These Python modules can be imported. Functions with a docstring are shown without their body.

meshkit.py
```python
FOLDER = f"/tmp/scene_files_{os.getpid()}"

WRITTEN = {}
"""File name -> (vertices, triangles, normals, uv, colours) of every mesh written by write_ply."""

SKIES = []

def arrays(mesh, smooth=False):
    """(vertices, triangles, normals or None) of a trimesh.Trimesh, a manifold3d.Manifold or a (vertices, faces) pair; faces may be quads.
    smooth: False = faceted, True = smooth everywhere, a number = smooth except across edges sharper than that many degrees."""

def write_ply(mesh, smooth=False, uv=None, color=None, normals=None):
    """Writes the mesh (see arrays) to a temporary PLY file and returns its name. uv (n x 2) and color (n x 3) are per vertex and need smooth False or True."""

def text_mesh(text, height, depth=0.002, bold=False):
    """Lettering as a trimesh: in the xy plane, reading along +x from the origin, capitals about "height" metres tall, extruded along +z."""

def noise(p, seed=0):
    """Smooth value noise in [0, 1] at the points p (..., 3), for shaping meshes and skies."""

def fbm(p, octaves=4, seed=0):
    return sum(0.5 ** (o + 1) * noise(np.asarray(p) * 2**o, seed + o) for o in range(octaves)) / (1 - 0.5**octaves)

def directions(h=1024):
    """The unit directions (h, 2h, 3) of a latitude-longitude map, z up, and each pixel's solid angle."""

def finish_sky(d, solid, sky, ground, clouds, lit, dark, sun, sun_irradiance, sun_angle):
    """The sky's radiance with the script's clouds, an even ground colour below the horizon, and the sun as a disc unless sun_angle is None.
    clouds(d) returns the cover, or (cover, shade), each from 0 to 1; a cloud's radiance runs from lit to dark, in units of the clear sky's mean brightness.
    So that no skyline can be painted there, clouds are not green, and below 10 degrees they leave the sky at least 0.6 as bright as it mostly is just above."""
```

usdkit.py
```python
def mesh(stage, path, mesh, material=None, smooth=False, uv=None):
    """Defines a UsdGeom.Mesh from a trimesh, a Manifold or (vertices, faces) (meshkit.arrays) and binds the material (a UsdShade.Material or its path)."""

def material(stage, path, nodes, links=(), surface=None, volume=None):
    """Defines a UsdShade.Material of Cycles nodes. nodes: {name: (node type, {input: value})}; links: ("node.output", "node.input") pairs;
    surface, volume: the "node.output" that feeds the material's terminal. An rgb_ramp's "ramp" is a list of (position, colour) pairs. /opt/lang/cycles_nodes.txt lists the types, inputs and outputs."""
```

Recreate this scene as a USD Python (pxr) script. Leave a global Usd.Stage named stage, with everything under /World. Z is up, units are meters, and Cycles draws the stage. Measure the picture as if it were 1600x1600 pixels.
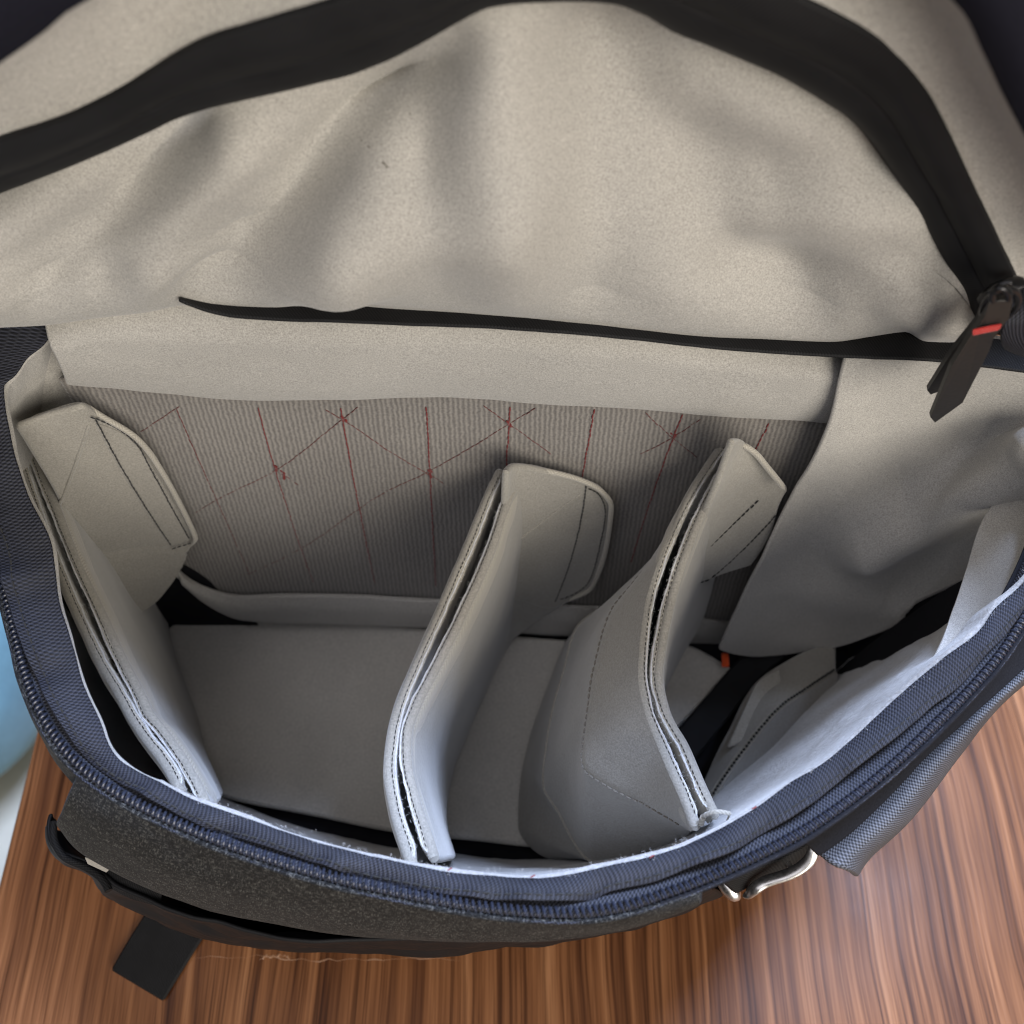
import math, random
import numpy as np
from scipy.interpolate import PchipInterpolator
from pxr import Usd, UsdGeom, UsdLux, Gf, Sdf, Vt, UsdShade
import usdkit
from meshkit import noise, fbm

random.seed(7)
rng = np.random.default_rng(7)
stage = Usd.Stage.CreateInMemory()
UsdGeom.SetStageUpAxis(stage, 'Z')
UsdGeom.SetStageMetersPerUnit(stage, 1.0)
UsdGeom.Xform.Define(stage, '/World')
UsdGeom.Scope.Define(stage, '/World/Looks')

# ------------------------------------------------------------------ camera
PITCH = math.radians(59.0)
HC = 0.595
FPX = 1600.0
FWD = np.array([0, math.cos(PITCH), -math.sin(PITCH)])
UP = np.array([0, math.sin(PITCH), math.cos(PITCH)])
RIGHT = np.array([1.0, 0, 0])
CAM = np.array([0, 0, HC])
cam = UsdGeom.Camera.Define(stage, '/World/camera')
cam.CreateFocalLengthAttr(6.86)
cam.CreateHorizontalApertureAttr(6.86)
cam.CreateVerticalApertureAttr(6.86)
cam.CreateFStopAttr(1.9)
cam.CreateFocusDistanceAttr(0.415)
cam.CreateClippingRangeAttr(Gf.Vec2f(0.01, 100))
m = Gf.Matrix4d(1, 0, 0, 0, *[float(a) for a in UP], 0, *[float(-a) for a in FWD], 0, *[float(a) for a in CAM], 1)
cam.AddTransformOp().Set(m)
cam.CreateExposureAttr(0.0)

# ------------------------------------------------------------------ lamps
def rect(name, pos, target, w, h, col, inten):
    l = UsdLux.RectLight.Define(stage, '/World/' + name)
    l.CreateWidthAttr(w); l.CreateHeightAttr(h)
    l.CreateColorAttr(Gf.Vec3f(*col)); l.CreateIntensityAttr(inten)
    z = np.array(pos, float) - np.array(target, float); z /= np.linalg.norm(z)
    x = np.cross([0, 0, 1.0], z); x /= np.linalg.norm(x); y = np.cross(z, x)
    l.AddTransformOp().Set(Gf.Matrix4d(*x, 0, *y, 0, *z, 0, *[float(a) for a in pos], 1))
    return l
rect('window_light', (0.55, 0.98, 2.80), (0.02, 0.10, 0.22), 1.2, 0.42, (0.56, 0.69, 1.0), 158.0)
rect('room_light', (1.35, -2.1, 1.50), (0.0, 0.25, 0.25), 2.5, 1.9, (1.0, 0.93, 0.83), 7.6)
rect('ceiling_light', (-0.6, -0.5, 2.6), (0.0, 0.2, 0.1), 2.2, 2.2, (0.97, 0.95, 1.0), 1.9)

# ------------------------------------------------------------------ pixel rays (photo pixels -> points on real planes)
def ray(px, py):
    return FWD + RIGHT * ((px - 800) / FPX) + UP * ((800 - py) / FPX)
def Z(px, py, z):
    d = ray(px, py); return CAM + d * ((z - HC) / d[2])
def Y(px, py, y):
    d = ray(px, py); return CAM + d * (y / d[1])
def Zs(pts, z):
    zs = z if np.ndim(z) else [z] * len(pts)
    return [Z(p[0], p[1], zz) for p, zz in zip(pts, zs)]
def Ys(pts, y):
    ys = y if np.ndim(y) else [y] * len(pts)
    return [Y(p[0], p[1], yy) for p, yy in zip(pts, ys)]

# ------------------------------------------------------------------ materials
LK = '/World/Looks/'
def fabric(name, col, col2, fine=1400, rough=0.9, bump=0.25, sheen=0.25, blotch=0.10, stretch=(1, 1, 1), dist=0.0006, spec=0.25):
    """a napped cloth: two tones of fibre, soft large variation, fine relief"""
    c = np.array(col); c2 = np.array(col2)
    return usdkit.material(stage, LK + name, {
        'g': ('texture_coordinate', {}),
        'mp': ('mapping', {'scale': stretch}),
        'n': ('noise_texture', {'scale': fine, 'detail': 3.0, 'roughness': 0.65}),
        'n2': ('noise_texture', {'scale': 14.0, 'detail': 3.0}),
        'n3': ('noise_texture', {'scale': fine * 0.33, 'detail': 2.0}),
        'r': ('rgb_ramp', {'ramp': [(0.28, tuple(c2)), (0.72, tuple(c))]}),
        'r2': ('rgb_ramp', {'ramp': [(0.3, (1 - blotch,) * 3), (0.7, (1 + 0 * blotch,) * 3)]}),
        'mx': ('mix', {'mix_type': 'multiply', 'fac': 1.0}),
        'ad': ('math', {'math_type': 'add'}),
        'b': ('bump', {'strength': bump, 'distance': dist}),
        'p': ('principled_bsdf', {'roughness': rough, 'sheen_weight': sheen, 'sheen_roughness': 0.5, 'specular_ior_level': spec}),
    }, [('g.object', 'mp.vector'), ('mp.vector', 'n.vector'), ('g.object', 'n2.vector'), ('mp.vector', 'n3.vector'),
        ('n.fac', 'ad.value1'), ('n3.fac', 'ad.value2'), ('n.fac', 'r.fac'),
        ('r.color', 'mx.color1'), ('n2.fac', 'r2.fac'), ('r2.color', 'mx.color2'),
        ('mx.color', 'p.base_color'), ('ad.value', 'b.height'), ('b.normal', 'p.normal')], surface='p.BSDF')

M = {}
M['lining'] = fabric('lining', (0.56, 0.537, 0.495), (0.27, 0.258, 0.237), fine=1700, blotch=0.12)
M['lining_smooth'] = fabric('lining_smooth', (0.39, 0.368, 0.322), (0.235, 0.221, 0.192), fine=1300, bump=0.32, sheen=0.35, rough=0.85, blotch=0.16)
M['fleece'] = fabric('fleece', (0.46, 0.445, 0.425), (0.28, 0.27, 0.26), fine=700, bump=0.5, dist=0.0012, sheen=0.4)
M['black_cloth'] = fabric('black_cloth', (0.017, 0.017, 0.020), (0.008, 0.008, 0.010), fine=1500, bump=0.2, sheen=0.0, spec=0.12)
M['black_nylon'] = fabric('black_nylon', (0.013, 0.013, 0.014), (0.007, 0.007, 0.008), fine=2000, rough=0.55, bump=0.1, sheen=0.0, spec=0.2)
M['pad'] = fabric('pad', (0.64, 0.61, 0.555), (0.46, 0.44, 0.40), fine=900, blotch=0.2)
M['navy_cloth'] = fabric('navy_cloth', (0.012, 0.012, 0.020), (0.007, 0.007, 0.012), fine=1500, bump=0.2, sheen=0.0, spec=0.12)
M['blue_cloth'] = fabric('blue_cloth', (0.20, 0.37, 0.44), (0.15, 0.30, 0.36), fine=300, blotch=0.25)
M['floor_tile'] = fabric('floor_tile', (0.50, 0.48, 0.40), (0.45, 0.43, 0.36), fine=40, rough=0.35, bump=0.02, sheen=0.0)
M['thread_black'] = fabric('thread_black', (0.025, 0.024, 0.022), (0.012, 0.012, 0.011), fine=3000)
M['thread_grey'] = fabric('thread_grey', (0.22, 0.2, 0.17), (0.15, 0.14, 0.12), fine=3000)
M['thread_red'] = fabric('thread_red', (0.21, 0.020, 0.018), (0.11, 0.014, 0.013), fine=2500)
M['thread_rust'] = fabric('thread_rust', (0.16, 0.035, 0.028), (0.09, 0.028, 0.024), fine=2500)
M['tag_red'] = fabric('tag_red', (0.52, 0.025, 0.018), (0.36, 0.016, 0.012), fine=1500, blotch=0.0)
M['tag_orange'] = fabric('tag_orange', (0.75, 0.10, 0.02), (0.6, 0.07, 0.02), fine=1500, blotch=0.0)
M['leather'] = fabric('leather', (0.022, 0.020, 0.019), (0.015, 0.014, 0.013), fine=900, rough=0.5, bump=0.12, sheen=0.0, spec=0.45)
M['fuzz'] = fabric('fuzz', (0.62, 0.62, 0.62), (0.5, 0.5, 0.5), fine=900, bump=0.0)
M['coil'] = usdkit.material(stage, LK + 'coil', {'p': ('principled_bsdf', {'base_color': (0.022, 0.026, 0.042), 'roughness': 0.28, 'specular_ior_level': 0.7})}, surface='p.BSDF')
M['black_metal'] = usdkit.material(stage, LK + 'black_metal', {'p': ('principled_bsdf', {'base_color': (0.025, 0.025, 0.027), 'roughness': 0.3, 'metallic': 0.6})}, surface='p.BSDF')
M['metal'] = usdkit.material(stage, LK + 'metal', {
    'g': ('texture_coordinate', {}), 'n': ('noise_texture', {'scale': 600.0, 'detail': 3.0}),
    'r': ('rgb_ramp', {'ramp': [(0.3, (0.28,) * 3), (0.7, (0.42,) * 3)]}),
    'p': ('principled_bsdf', {'base_color': (0.62, 0.61, 0.60), 'metallic': 1.0})},
    [('g.object', 'n.vector'), ('n.fac', 'r.fac'), ('r.color', 'p.roughness')], surface='p.BSDF')

def woven(name, dark, light, pu=0.0011, pv=0.0009, bump=0.6, rough=0.62, sheen=0.15, spec=0.3):
    """ribbon weave: small raised floats in staggered rows, in cloth coordinates (metres)"""
    k = 2 * math.pi
    return usdkit.material(stage, LK + name, {
        'uv': ('texture_coordinate', {}), 's': ('separate_xyz', {}),
        'jn': ('noise_texture', {'scale': 240.0, 'detail': 2.0}), 'jm': ('math', {'math_type': 'multiply', 'value2': 2.0}),
        'u': ('math', {'math_type': 'multiply_add', 'value2': k / pu}), 'v': ('math', {'math_type': 'multiply', 'value2': k / pv}),
        'shear': ('math', {'math_type': 'multiply_add', 'value2': 0.5}),
        'su': ('math', {'math_type': 'sine'}), 'sv': ('math', {'math_type': 'sine'}),
        'mul': ('math', {'math_type': 'multiply_add', 'value3': 0.0}),
        'mr': ('map_range', {'from_min': -0.9, 'from_max': 0.9, 'clamp': True}),
        'n': ('noise_texture', {'scale': 60.0, 'detail': 3.0}),
        'r': ('rgb_ramp', {'ramp': [(0.25, dark), (0.85, light)]}),
        'r2': ('rgb_ramp', {'ramp': [(0.3, (0.75,) * 3), (0.7, (1.0,) * 3)]}),
        'mx': ('mix', {'mix_type': 'multiply', 'fac': 1.0}),
        'b': ('bump', {'strength': bump, 'distance': 0.0005}),
        'p': ('principled_bsdf', {'roughness': rough, 'sheen_weight': sheen, 'specular_ior_level': spec})},
        [('uv.UV', 's.vector'), ('uv.object', 'jn.vector'), ('jn.fac', 'jm.value1'), ('s.x', 'u.value1'), ('jm.value', 'u.value3'),
         ('s.y', 'v.value1'), ('v.value', 'shear.value1'), ('u.value', 'shear.value3'),
         ('shear.value', 'su.value1'), ('v.value', 'sv.value1'), ('su.value', 'mul.value1'), ('sv.value', 'mul.value2'),
         ('mul.value', 'mr.value'), ('mr.result', 'r.fac'), ('uv.object', 'n.vector'), ('n.fac', 'r2.fac'),
         ('r.color', 'mx.color1'), ('r2.color', 'mx.color2'), ('mx.color', 'p.base_color'),
         ('mr.result', 'b.height'), ('b.normal', 'p.normal')], surface='p.BSDF')
M['tape'] = woven('tape', (0.006, 0.0064, 0.009), (0.040, 0.043, 0.060), pu=0.0015, pv=0.0021, sheen=0.0)
M['tape_black'] = woven('tape_black', (0.007, 0.007, 0.008), (0.022, 0.022, 0.023), pu=0.0012, pv=0.0012, bump=0.3, sheen=0.0, spec=0.15)
M['flap_weave'] = woven('flap_weave', (0.016, 0.016, 0.018), (0.15, 0.152, 0.165), pu=0.0015, pv=0.0012, bump=0.4, sheen=0.0)
M['zip_tape'] = woven('zip_tape', (0.006, 0.0065, 0.009), (0.055, 0.058, 0.076), pu=0.0014, pv=0.0020, sheen=0.0)

# melange shell: charcoal cloth with short pale threads running both ways
M['shell'] = usdkit.material(stage, LK + 'shell', {
    'uv': ('texture_coordinate', {}),
    'm1': ('mapping', {'scale': (420.0, 2300.0, 1)}), 'm2': ('mapping', {'scale': (2300.0, 420.0, 1)}),
    'n1': ('noise_texture', {'scale': 1.0, 'detail': 2.0}), 'n2': ('noise_texture', {'scale': 1.0, 'detail': 2.0}),
    'n3': ('noise_texture', {'scale': 120.0, 'detail': 3.0}),
    'mxm': ('math', {'math_type': 'maximum'}), 'add': ('math', {'math_type': 'multiply_add', 'value2': 0.10}),
    'r': ('rgb_ramp', {'ramp': [(0.50, (0.005, 0.005, 0.005)), (0.60, (0.009, 0.009, 0.009)), (0.655, (0.027, 0.027, 0.026)), (0.74, (0.105, 0.104, 0.097))]}),
    'b': ('bump', {'strength': 0.12, 'distance': 0.0004}),
    'p': ('principled_bsdf', {'roughness': 0.9, 'sheen_weight': 0.03, 'specular_ior_level': 0.2})},
    [('uv.UV', 'm1.vector'), ('uv.UV', 'm2.vector'), ('m1.vector', 'n1.vector'), ('m2.vector', 'n2.vector'), ('uv.object', 'n3.vector'),
     ('n1.fac', 'mxm.value1'), ('n2.fac', 'mxm.value2'), ('n3.fac', 'add.value1'), ('mxm.value', 'add.value3'),
     ('add.value', 'r.fac'), ('r.color', 'p.base_color'), ('mxm.value', 'b.height'), ('b.normal', 'p.normal')], surface='p.BSDF')

# ribbed loop panel of the back wall
M['ribbed'] = usdkit.material(stage, LK + 'ribbed', {
    'uv': ('texture_coordinate', {}), 's': ('separate_xyz', {}),
    'jn': ('noise_texture', {'scale': 260.0, 'detail': 3.0}), 'jm': ('math', {'math_type': 'multiply', 'value2': 5.5}),
    'u': ('math', {'math_type': 'multiply_add', 'value2': 2 * math.pi / 0.0023}), 'su': ('math', {'math_type': 'sine'}),
    'mr': ('map_range', {'from_min': -1.0, 'from_max': 1.0}),
    'nf': ('noise_texture', {'scale': 900.0, 'detail': 3.0, 'roughness': 0.7}),
    'mixf': ('mix_float', {'fac': 0.66}),
    'nb': ('noise_texture', {'scale': 18.0, 'detail': 3.0}),
    'r': ('rgb_ramp', {'ramp': [(0.28, (0.128, 0.118, 0.108)), (0.72, (0.275, 0.255, 0.230))]}),
    'r2': ('rgb_ramp', {'ramp': [(0.3, (0.84, 0.83, 0.83)), (0.7, (1.0,) * 3)]}),
    'mx': ('mix', {'mix_type': 'multiply', 'fac': 1.0}),
    'b': ('bump', {'strength': 0.7, 'distance': 0.0008}),
    'p': ('principled_bsdf', {'roughness': 0.95, 'sheen_weight': 0.3, 'specular_ior_level': 0.2})},
    [('uv.UV', 's.vector'), ('uv.object', 'jn.vector'), ('jn.fac', 'jm.value1'), ('s.x', 'u.value1'), ('jm.value', 'u.value3'), ('u.value', 'su.value1'),
     ('su.value', 'mr.value'), ('uv.object', 'nf.vector'), ('mr.result', 'mixf.a'), ('nf.fac', 'mixf.b'), ('mixf.result', 'r.fac'),
     ('uv.object', 'nb.vector'), ('nb.fac', 'r2.fac'), ('r.color', 'mx.color1'), ('r2.color', 'mx.color2'), ('mx.color', 'p.base_color'),
     ('mixf.result', 'b.height'), ('b.normal', 'p.normal')], surface='p.BSDF')

# twill of the dividers' edge binding
M['twill'] = usdkit.material(stage, LK + 'twill', {
    'uv': ('texture_coordinate', {}), 's': ('separate_xyz', {}),
    'ch': ('math', {'math_type': 'pingpong', 'value2': 0.006}),
    'cm': ('math', {'math_type': 'multiply', 'value2': 2 * math.pi / 0.0016}),
    'v': ('math', {'math_type': 'multiply_add', 'value2': 2 * math.pi / 0.0016}), 'sv': ('math', {'math_type': 'sine'}),
    'mr': ('map_range', {'from_min': -1.0, 'from_max': 1.0}), 'nf': ('noise_texture', {'scale': 1200.0, 'detail': 2.0}),
    'mixf': ('mix_float', {'fac': 0.55}),
    'r': ('rgb_ramp', {'ramp': [(0.2, (0.30, 0.28, 0.235)), (0.8, (0.44, 0.41, 0.35))]}),
    'b': ('bump', {'strength': 0.35, 'distance': 0.0005}),
    'p': ('principled_bsdf', {'roughness': 0.8, 'sheen_weight': 0.3, 'specular_ior_level': 0.3})},
    [('uv.UV', 's.vector'), ('s.y', 'ch.value1'), ('ch.value', 'cm.value1'), ('s.x', 'v.value1'), ('cm.value', 'v.value3'), ('v.value', 'sv.value1'),
     ('sv.value', 'mr.value'), ('uv.object', 'nf.vector'), ('mr.result', 'mixf.a'), ('nf.fac', 'mixf.b'), ('mixf.result', 'r.fac'),
     ('r.color', 'p.base_color'), ('mixf.result', 'b.height'), ('b.normal', 'p.normal')], surface='p.BSDF')

# printed wood laminate, grain along y
M['wood'] = usdkit.material(stage, LK + 'wood', {
    'g': ('texture_coordinate', {}), 'wn': ('noise_texture', {'scale': 5.0, 'detail': 2.0}), 'ws': ('vector_math', {'math_type': 'scale', 'scale': 0.022}), 'wa': ('vector_math', {'math_type': 'add'}),
    'm1': ('mapping', {'scale': (85.0, 1.5, 1.0)}), 'm2': ('mapping', {'scale': (420.0, 3.2, 1.0)}), 'm3': ('mapping', {'scale': (1500.0, 22.0, 1.0)}),
    'n1': ('noise_texture', {'scale': 1.0, 'detail': 4.0, 'roughness': 0.6, 'distortion': 0.5}), 'n2': ('noise_texture', {'scale': 1.0, 'detail': 4.0, 'roughness': 0.6}),
    'n3': ('noise_texture', {'scale': 1.0, 'detail': 2.0}),
    'r1': ('rgb_ramp', {'ramp': [(0.32, (0.085, 0.032, 0.014)), (0.44, (0.175, 0.072, 0.029)), (0.55, (0.25, 0.108, 0.045)), (0.70, (0.37, 0.178, 0.082))]}),
    'r2': ('rgb_ramp', {'ramp': [(0.37, (0.34, 0.30, 0.27)), (0.46, (0.82, 0.78, 0.75)), (0.60, (1.0, 1.0, 1.0))]}),
    'r3': ('rgb_ramp', {'ramp': [(0.34, (0.62, 0.58, 0.56)), (0.58, (1.0, 1.0, 1.0))]}),
    'x1': ('mix', {'mix_type': 'multiply', 'fac': 0.85}), 'x2': ('mix', {'mix_type': 'multiply', 'fac': 0.8}),
    'sm': ('noise_texture', {'scale': 9.0, 'detail': 4.0}), 'rr': ('rgb_ramp', {'ramp': [(0.3, (0.24,) * 3), (0.7, (0.42,) * 3)]}),
    'b': ('bump', {'strength': 0.08, 'distance': 0.001}),
    'p': ('principled_bsdf', {'specular_ior_level': 0.12})},
    [('g.object', 'wn.vector'), ('wn.color', 'ws.vector1'), ('g.object', 'wa.vector1'), ('ws.vector', 'wa.vector2'),
     ('wa.vector', 'm1.vector'), ('wa.vector', 'm2.vector'), ('g.object', 'm3.vector'), ('m1.vector', 'n1.vector'), ('m2.vector', 'n2.vector'), ('m3.vector', 'n3.vector'),
     ('n1.fac', 'r1.fac'), ('n2.fac', 'r2.fac'), ('n3.fac', 'r3.fac'), ('r1.color', 'x1.color1'), ('r2.color', 'x1.color2'),
     ('x1.color', 'x2.color1'), ('r3.color', 'x2.color2'), ('x2.color', 'p.base_color'),
     ('g.object', 'sm.vector'), ('sm.fac', 'rr.fac'), ('rr.color', 'p.roughness'), ('n2.fac', 'b.height'), ('b.normal', 'p.normal')], surface='p.BSDF')
M['crease'] = usdkit.material(stage, LK + 'crease', {'p': ('principled_bsdf', {'base_color': (0.36, 0.20, 0.115), 'roughness': 0.3})}, surface='p.BSDF')

# ------------------------------------------------------------------ scene helpers
used = set()
def numbered(base, name):
    p, k = f'{base}/{name}', 0
    while p in used:
        k += 1; p = f'{base}/{name}_{k:03d}'
    used.add(p); return p
def tag(prim, label=None, category=None, group=None, kind=None):
    for k, v in (('label', label), ('category', category), ('group', group), ('kind', kind)):
        if v: prim.SetCustomDataByKey(k, v)
    return prim
def thing(name, label, category, loc=(0, 0, 0), group=None):
    x = UsdGeom.Xform.Define(stage, numbered('/World', name)); x.AddTranslateOp().Set(Gf.Vec3d(*map(float, loc)))
    ORIGIN[str(x.GetPath())] = np.array(loc, float)
    return tag(x.GetPrim(), label, category, group)
ORIGIN = {}
def origin(path):
    p = str(path)
    while p.count('/') > 2: p = p.rsplit('/', 1)[0]
    return ORIGIN.get(p, np.zeros(3))
def depth_of(prim): return str(prim.GetPath()).count('/')
def obj(name, mesh, mat, parent=None, label=None, kind=None, category=None, smooth=True):
    """mesh: (v, f) or (v, f, uv), world coordinates; one Mesh prim"""
    base = str(parent.GetPath()) if parent else '/World'
    v = np.asarray(mesh[0], float) - origin(base)
    uv = mesh[2] if len(mesh) > 2 and smooth is True else None
    p = usdkit.mesh(stage, numbered(base, name), (v, mesh[1]), M[mat], smooth=smooth, uv=uv)
    p.CreateDoubleSidedAttr(True)
    return tag(p.GetPrim(), label, category, None, kind)

def join(parts):
    vs, fs, us, n = [], [], [], 0
    for p in parts:
        vs.append(p[0]); f = np.asarray(p[1])
        if f.shape[1] == 4: f = np.vstack([f[:, [0, 1, 2]], f[:, [0, 2, 3]]])
        fs.append(f + n); n += len(p[0])
        us.append(p[2] if len(p) > 2 else np.zeros((len(p[0]), 2)))
    return np.vstack(vs), np.vstack(fs), np.vstack(us)

def curve(pts, n, smooth=True):
    pts = np.asarray(pts, float)
    s = np.r_[0, np.cumsum(np.linalg.norm(np.diff(pts, axis=0), axis=1) + 1e-9)]
    s /= s[-1]; t = np.linspace(0, 1, n)
    if len(pts) < 3 or not smooth:
        return np.stack([np.interp(t, s, pts[:, k]) for k in range(3)], 1)
    return PchipInterpolator(s, pts, axis=0)(t)

def lattice(rows, nu, nv, smooth=True):
    R = np.stack([curve(r, nu) for r in rows])               # rows, nu, 3
    k = len(R)
    s = np.r_[0, np.cumsum(np.linalg.norm(np.diff(R, axis=0), axis=2).mean(1) + 1e-9)]; s /= s[-1]
    t = np.linspace(0, 1, nv)
    if k < 3 or not smooth:
        return np.stack([np.stack([np.interp(t, s, R[:, i, c]) for c in range(3)], -1) for i in range(nu)], 1)
    return PchipInterpolator(s, R, axis=0)(t)                # nv, nu, 3

def normals(G):
    du = np.gradient(G, axis=1); dv = np.gradient(G, axis=0)
    n = np.cross(du, dv); n /= np.maximum(np.linalg.norm(n, axis=2, keepdims=True), 1e-12)
    return n
def toward_camera(G, n):
    return n if ((CAM - G) * n).sum() > 0 else -n

def quads(nv, nu, off=0):
    i = np.arange((nv - 1) * nu).reshape(nv - 1, nu)[:, :-1]
    return np.stack([i, i + 1, i + nu + 1, i + nu], -1).reshape(-1, 4) + off

def thicken(G, t, rim=4):
    """closed cloth of thickness t with rounded edges; front face towards the viewer's side"""
    nv, nu = G.shape[:2]
    n = toward_camera(G, normals(G))
    U = np.r_[0, np.cumsum(np.linalg.norm(np.diff(G, axis=1), axis=2).mean(0))]
    V = np.r_[0, np.cumsum(np.linalg.norm(np.diff(G, axis=0), axis=2).mean(1))]
    uv = np.stack(np.meshgrid(U, V), -1).reshape(-1, 2)
    A = (G + n * t / 2).reshape(-1, 3); B = (G - n * t / 2).reshape(-1, 3)
    parts = [(A, quads(nv, nu), uv), (B, quads(nv, nu)[:, ::-1], uv)]
    def edge(line, nrm, out, u0):
        out = out / np.maximum(np.linalg.norm(out, axis=1, keepdims=True), 1e-12)
        a = np.linspace(0, math.pi, rim + 1)
        g = np.stack([line + nrm * (math.cos(x) * t / 2) + out * (math.sin(x) * t / 2) for x in a])
        l = np.r_[0, np.cumsum(np.linalg.norm(np.diff(line, axis=0), axis=1))]
        w = np.stack([np.stack([l, np.full_like(l, x * t / 2 + u0)], 1) for x in a])
        parts.append((g.reshape(-1, 3), quads(rim + 1, len(line)), w.reshape(-1, 2)))
        return g
    e0, e1 = edge(G[0], n[0], G[0] - G[1], 0), edge(G[-1], n[-1], G[-1] - G[-2], V[-1])
    e2, e3 = edge(G[:, 0], n[:, 0], G[:, 0] - G[:, 1], 0), edge(G[:, -1], n[:, -1], G[:, -1] - G[:, -2], U[-1])
    for p, q in ((e0[:, 0], e2[:, 0]), (e0[:, -1], e3[:, 0]), (e1[:, 0], e2[:, -1]), (e1[:, -1], e3[:, -1])):
        parts.append((np.stack([p, q]).reshape(-1, 3), quads(2, rim + 1)))
    return join(parts)

def wrinkle(G, amp, freq, seed=0, octaves=3, stretch=(1, 1, 1)):
    n = toward_camera(G, normals(G))
    h = fbm(G * np.array(stretch) * freq + 31.7, octaves, seed) - 0.5
    return G + n * (h * 2 * amp)[..., None]

LAST = {}
def sheet(rows, nu=60, nv=30, t=0.002, amp=0.0, freq=30, seed=0, smooth=True, stretch=(1, 1, 1), fold=None):
    G = lattice(rows, nu, nv, smooth)
    if fold is not None: G = fold(G)
    if amp: G = wrinkle(G, amp, freq, seed, stretch=stretch)
    LAST['G'], LAST['t'] = G, t
    return thicken(G, t)

def project(G):
    d = G - CAM
    w = d @ FWD
    return 800 + FPX * (d @ RIGHT) / w, 800 - FPX * (d @ UP) / w

def on(G, pts, lift, n=60):
    """a line drawn over the cloth G, lifted off its surface"""
    from scipy.interpolate import LinearNDInterpolator, NearestNDInterpolator
    x, y = project(G); w = ((G - CAM) @ FWD).ravel(); xy = np.stack([x.ravel(), y.ravel()], 1)
    c = curve([(p[0], p[1], 0) for p in pts], n)[:, :2]
    d = LinearNDInterpolator(xy, w)(c); k = np.isnan(d)
    if k.any(): d[k] = NearestNDInterpolator(xy, w)(c[k])
    P = np.array([CAM + ray(a, b) * dd for (a, b), dd in zip(c, d)])
    v = CAM - P; v /= np.linalg.norm(v, axis=1, keepdims=True)
    return P + v * lift

def plate(poly, yfun, t):
    """a flat strap end cut to an outline"""
    from shapely.geometry import Polygon
    import trimesh
    v2, f = trimesh.creation.triangulate_polygon(Polygon(poly), engine='earcut')
    P = np.array([Y(a, b, yfun(b)) for a, b in v2]); N = np.cross(P[f[0][1]] - P[f[0][0]], P[f[0][2]] - P[f[0][0]]); N /= np.linalg.norm(N)
    if N @ (CAM - P[0]) < 0: N = -N
    O = np.array([Y(a, b, yfun(b)) for a, b in poly]); m_ = O.mean(0)
    ins = O + (m_ - O) * 0.04
    rings = [O - N * t, O - N * t * .12, O + (ins - O) * .25]
    n_ = len(O); side = np.vstack([np.vstack([r, r[:1]]) for r in rings])
    I = O + (ins - O) * .25
    return join([(side, quads(3, n_ + 1)), (np.array([I[int(np.argmin(np.linalg.norm(O - p, axis=1)))] for p in P]), f), (P - N * t, f[:, ::-1])])

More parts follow.
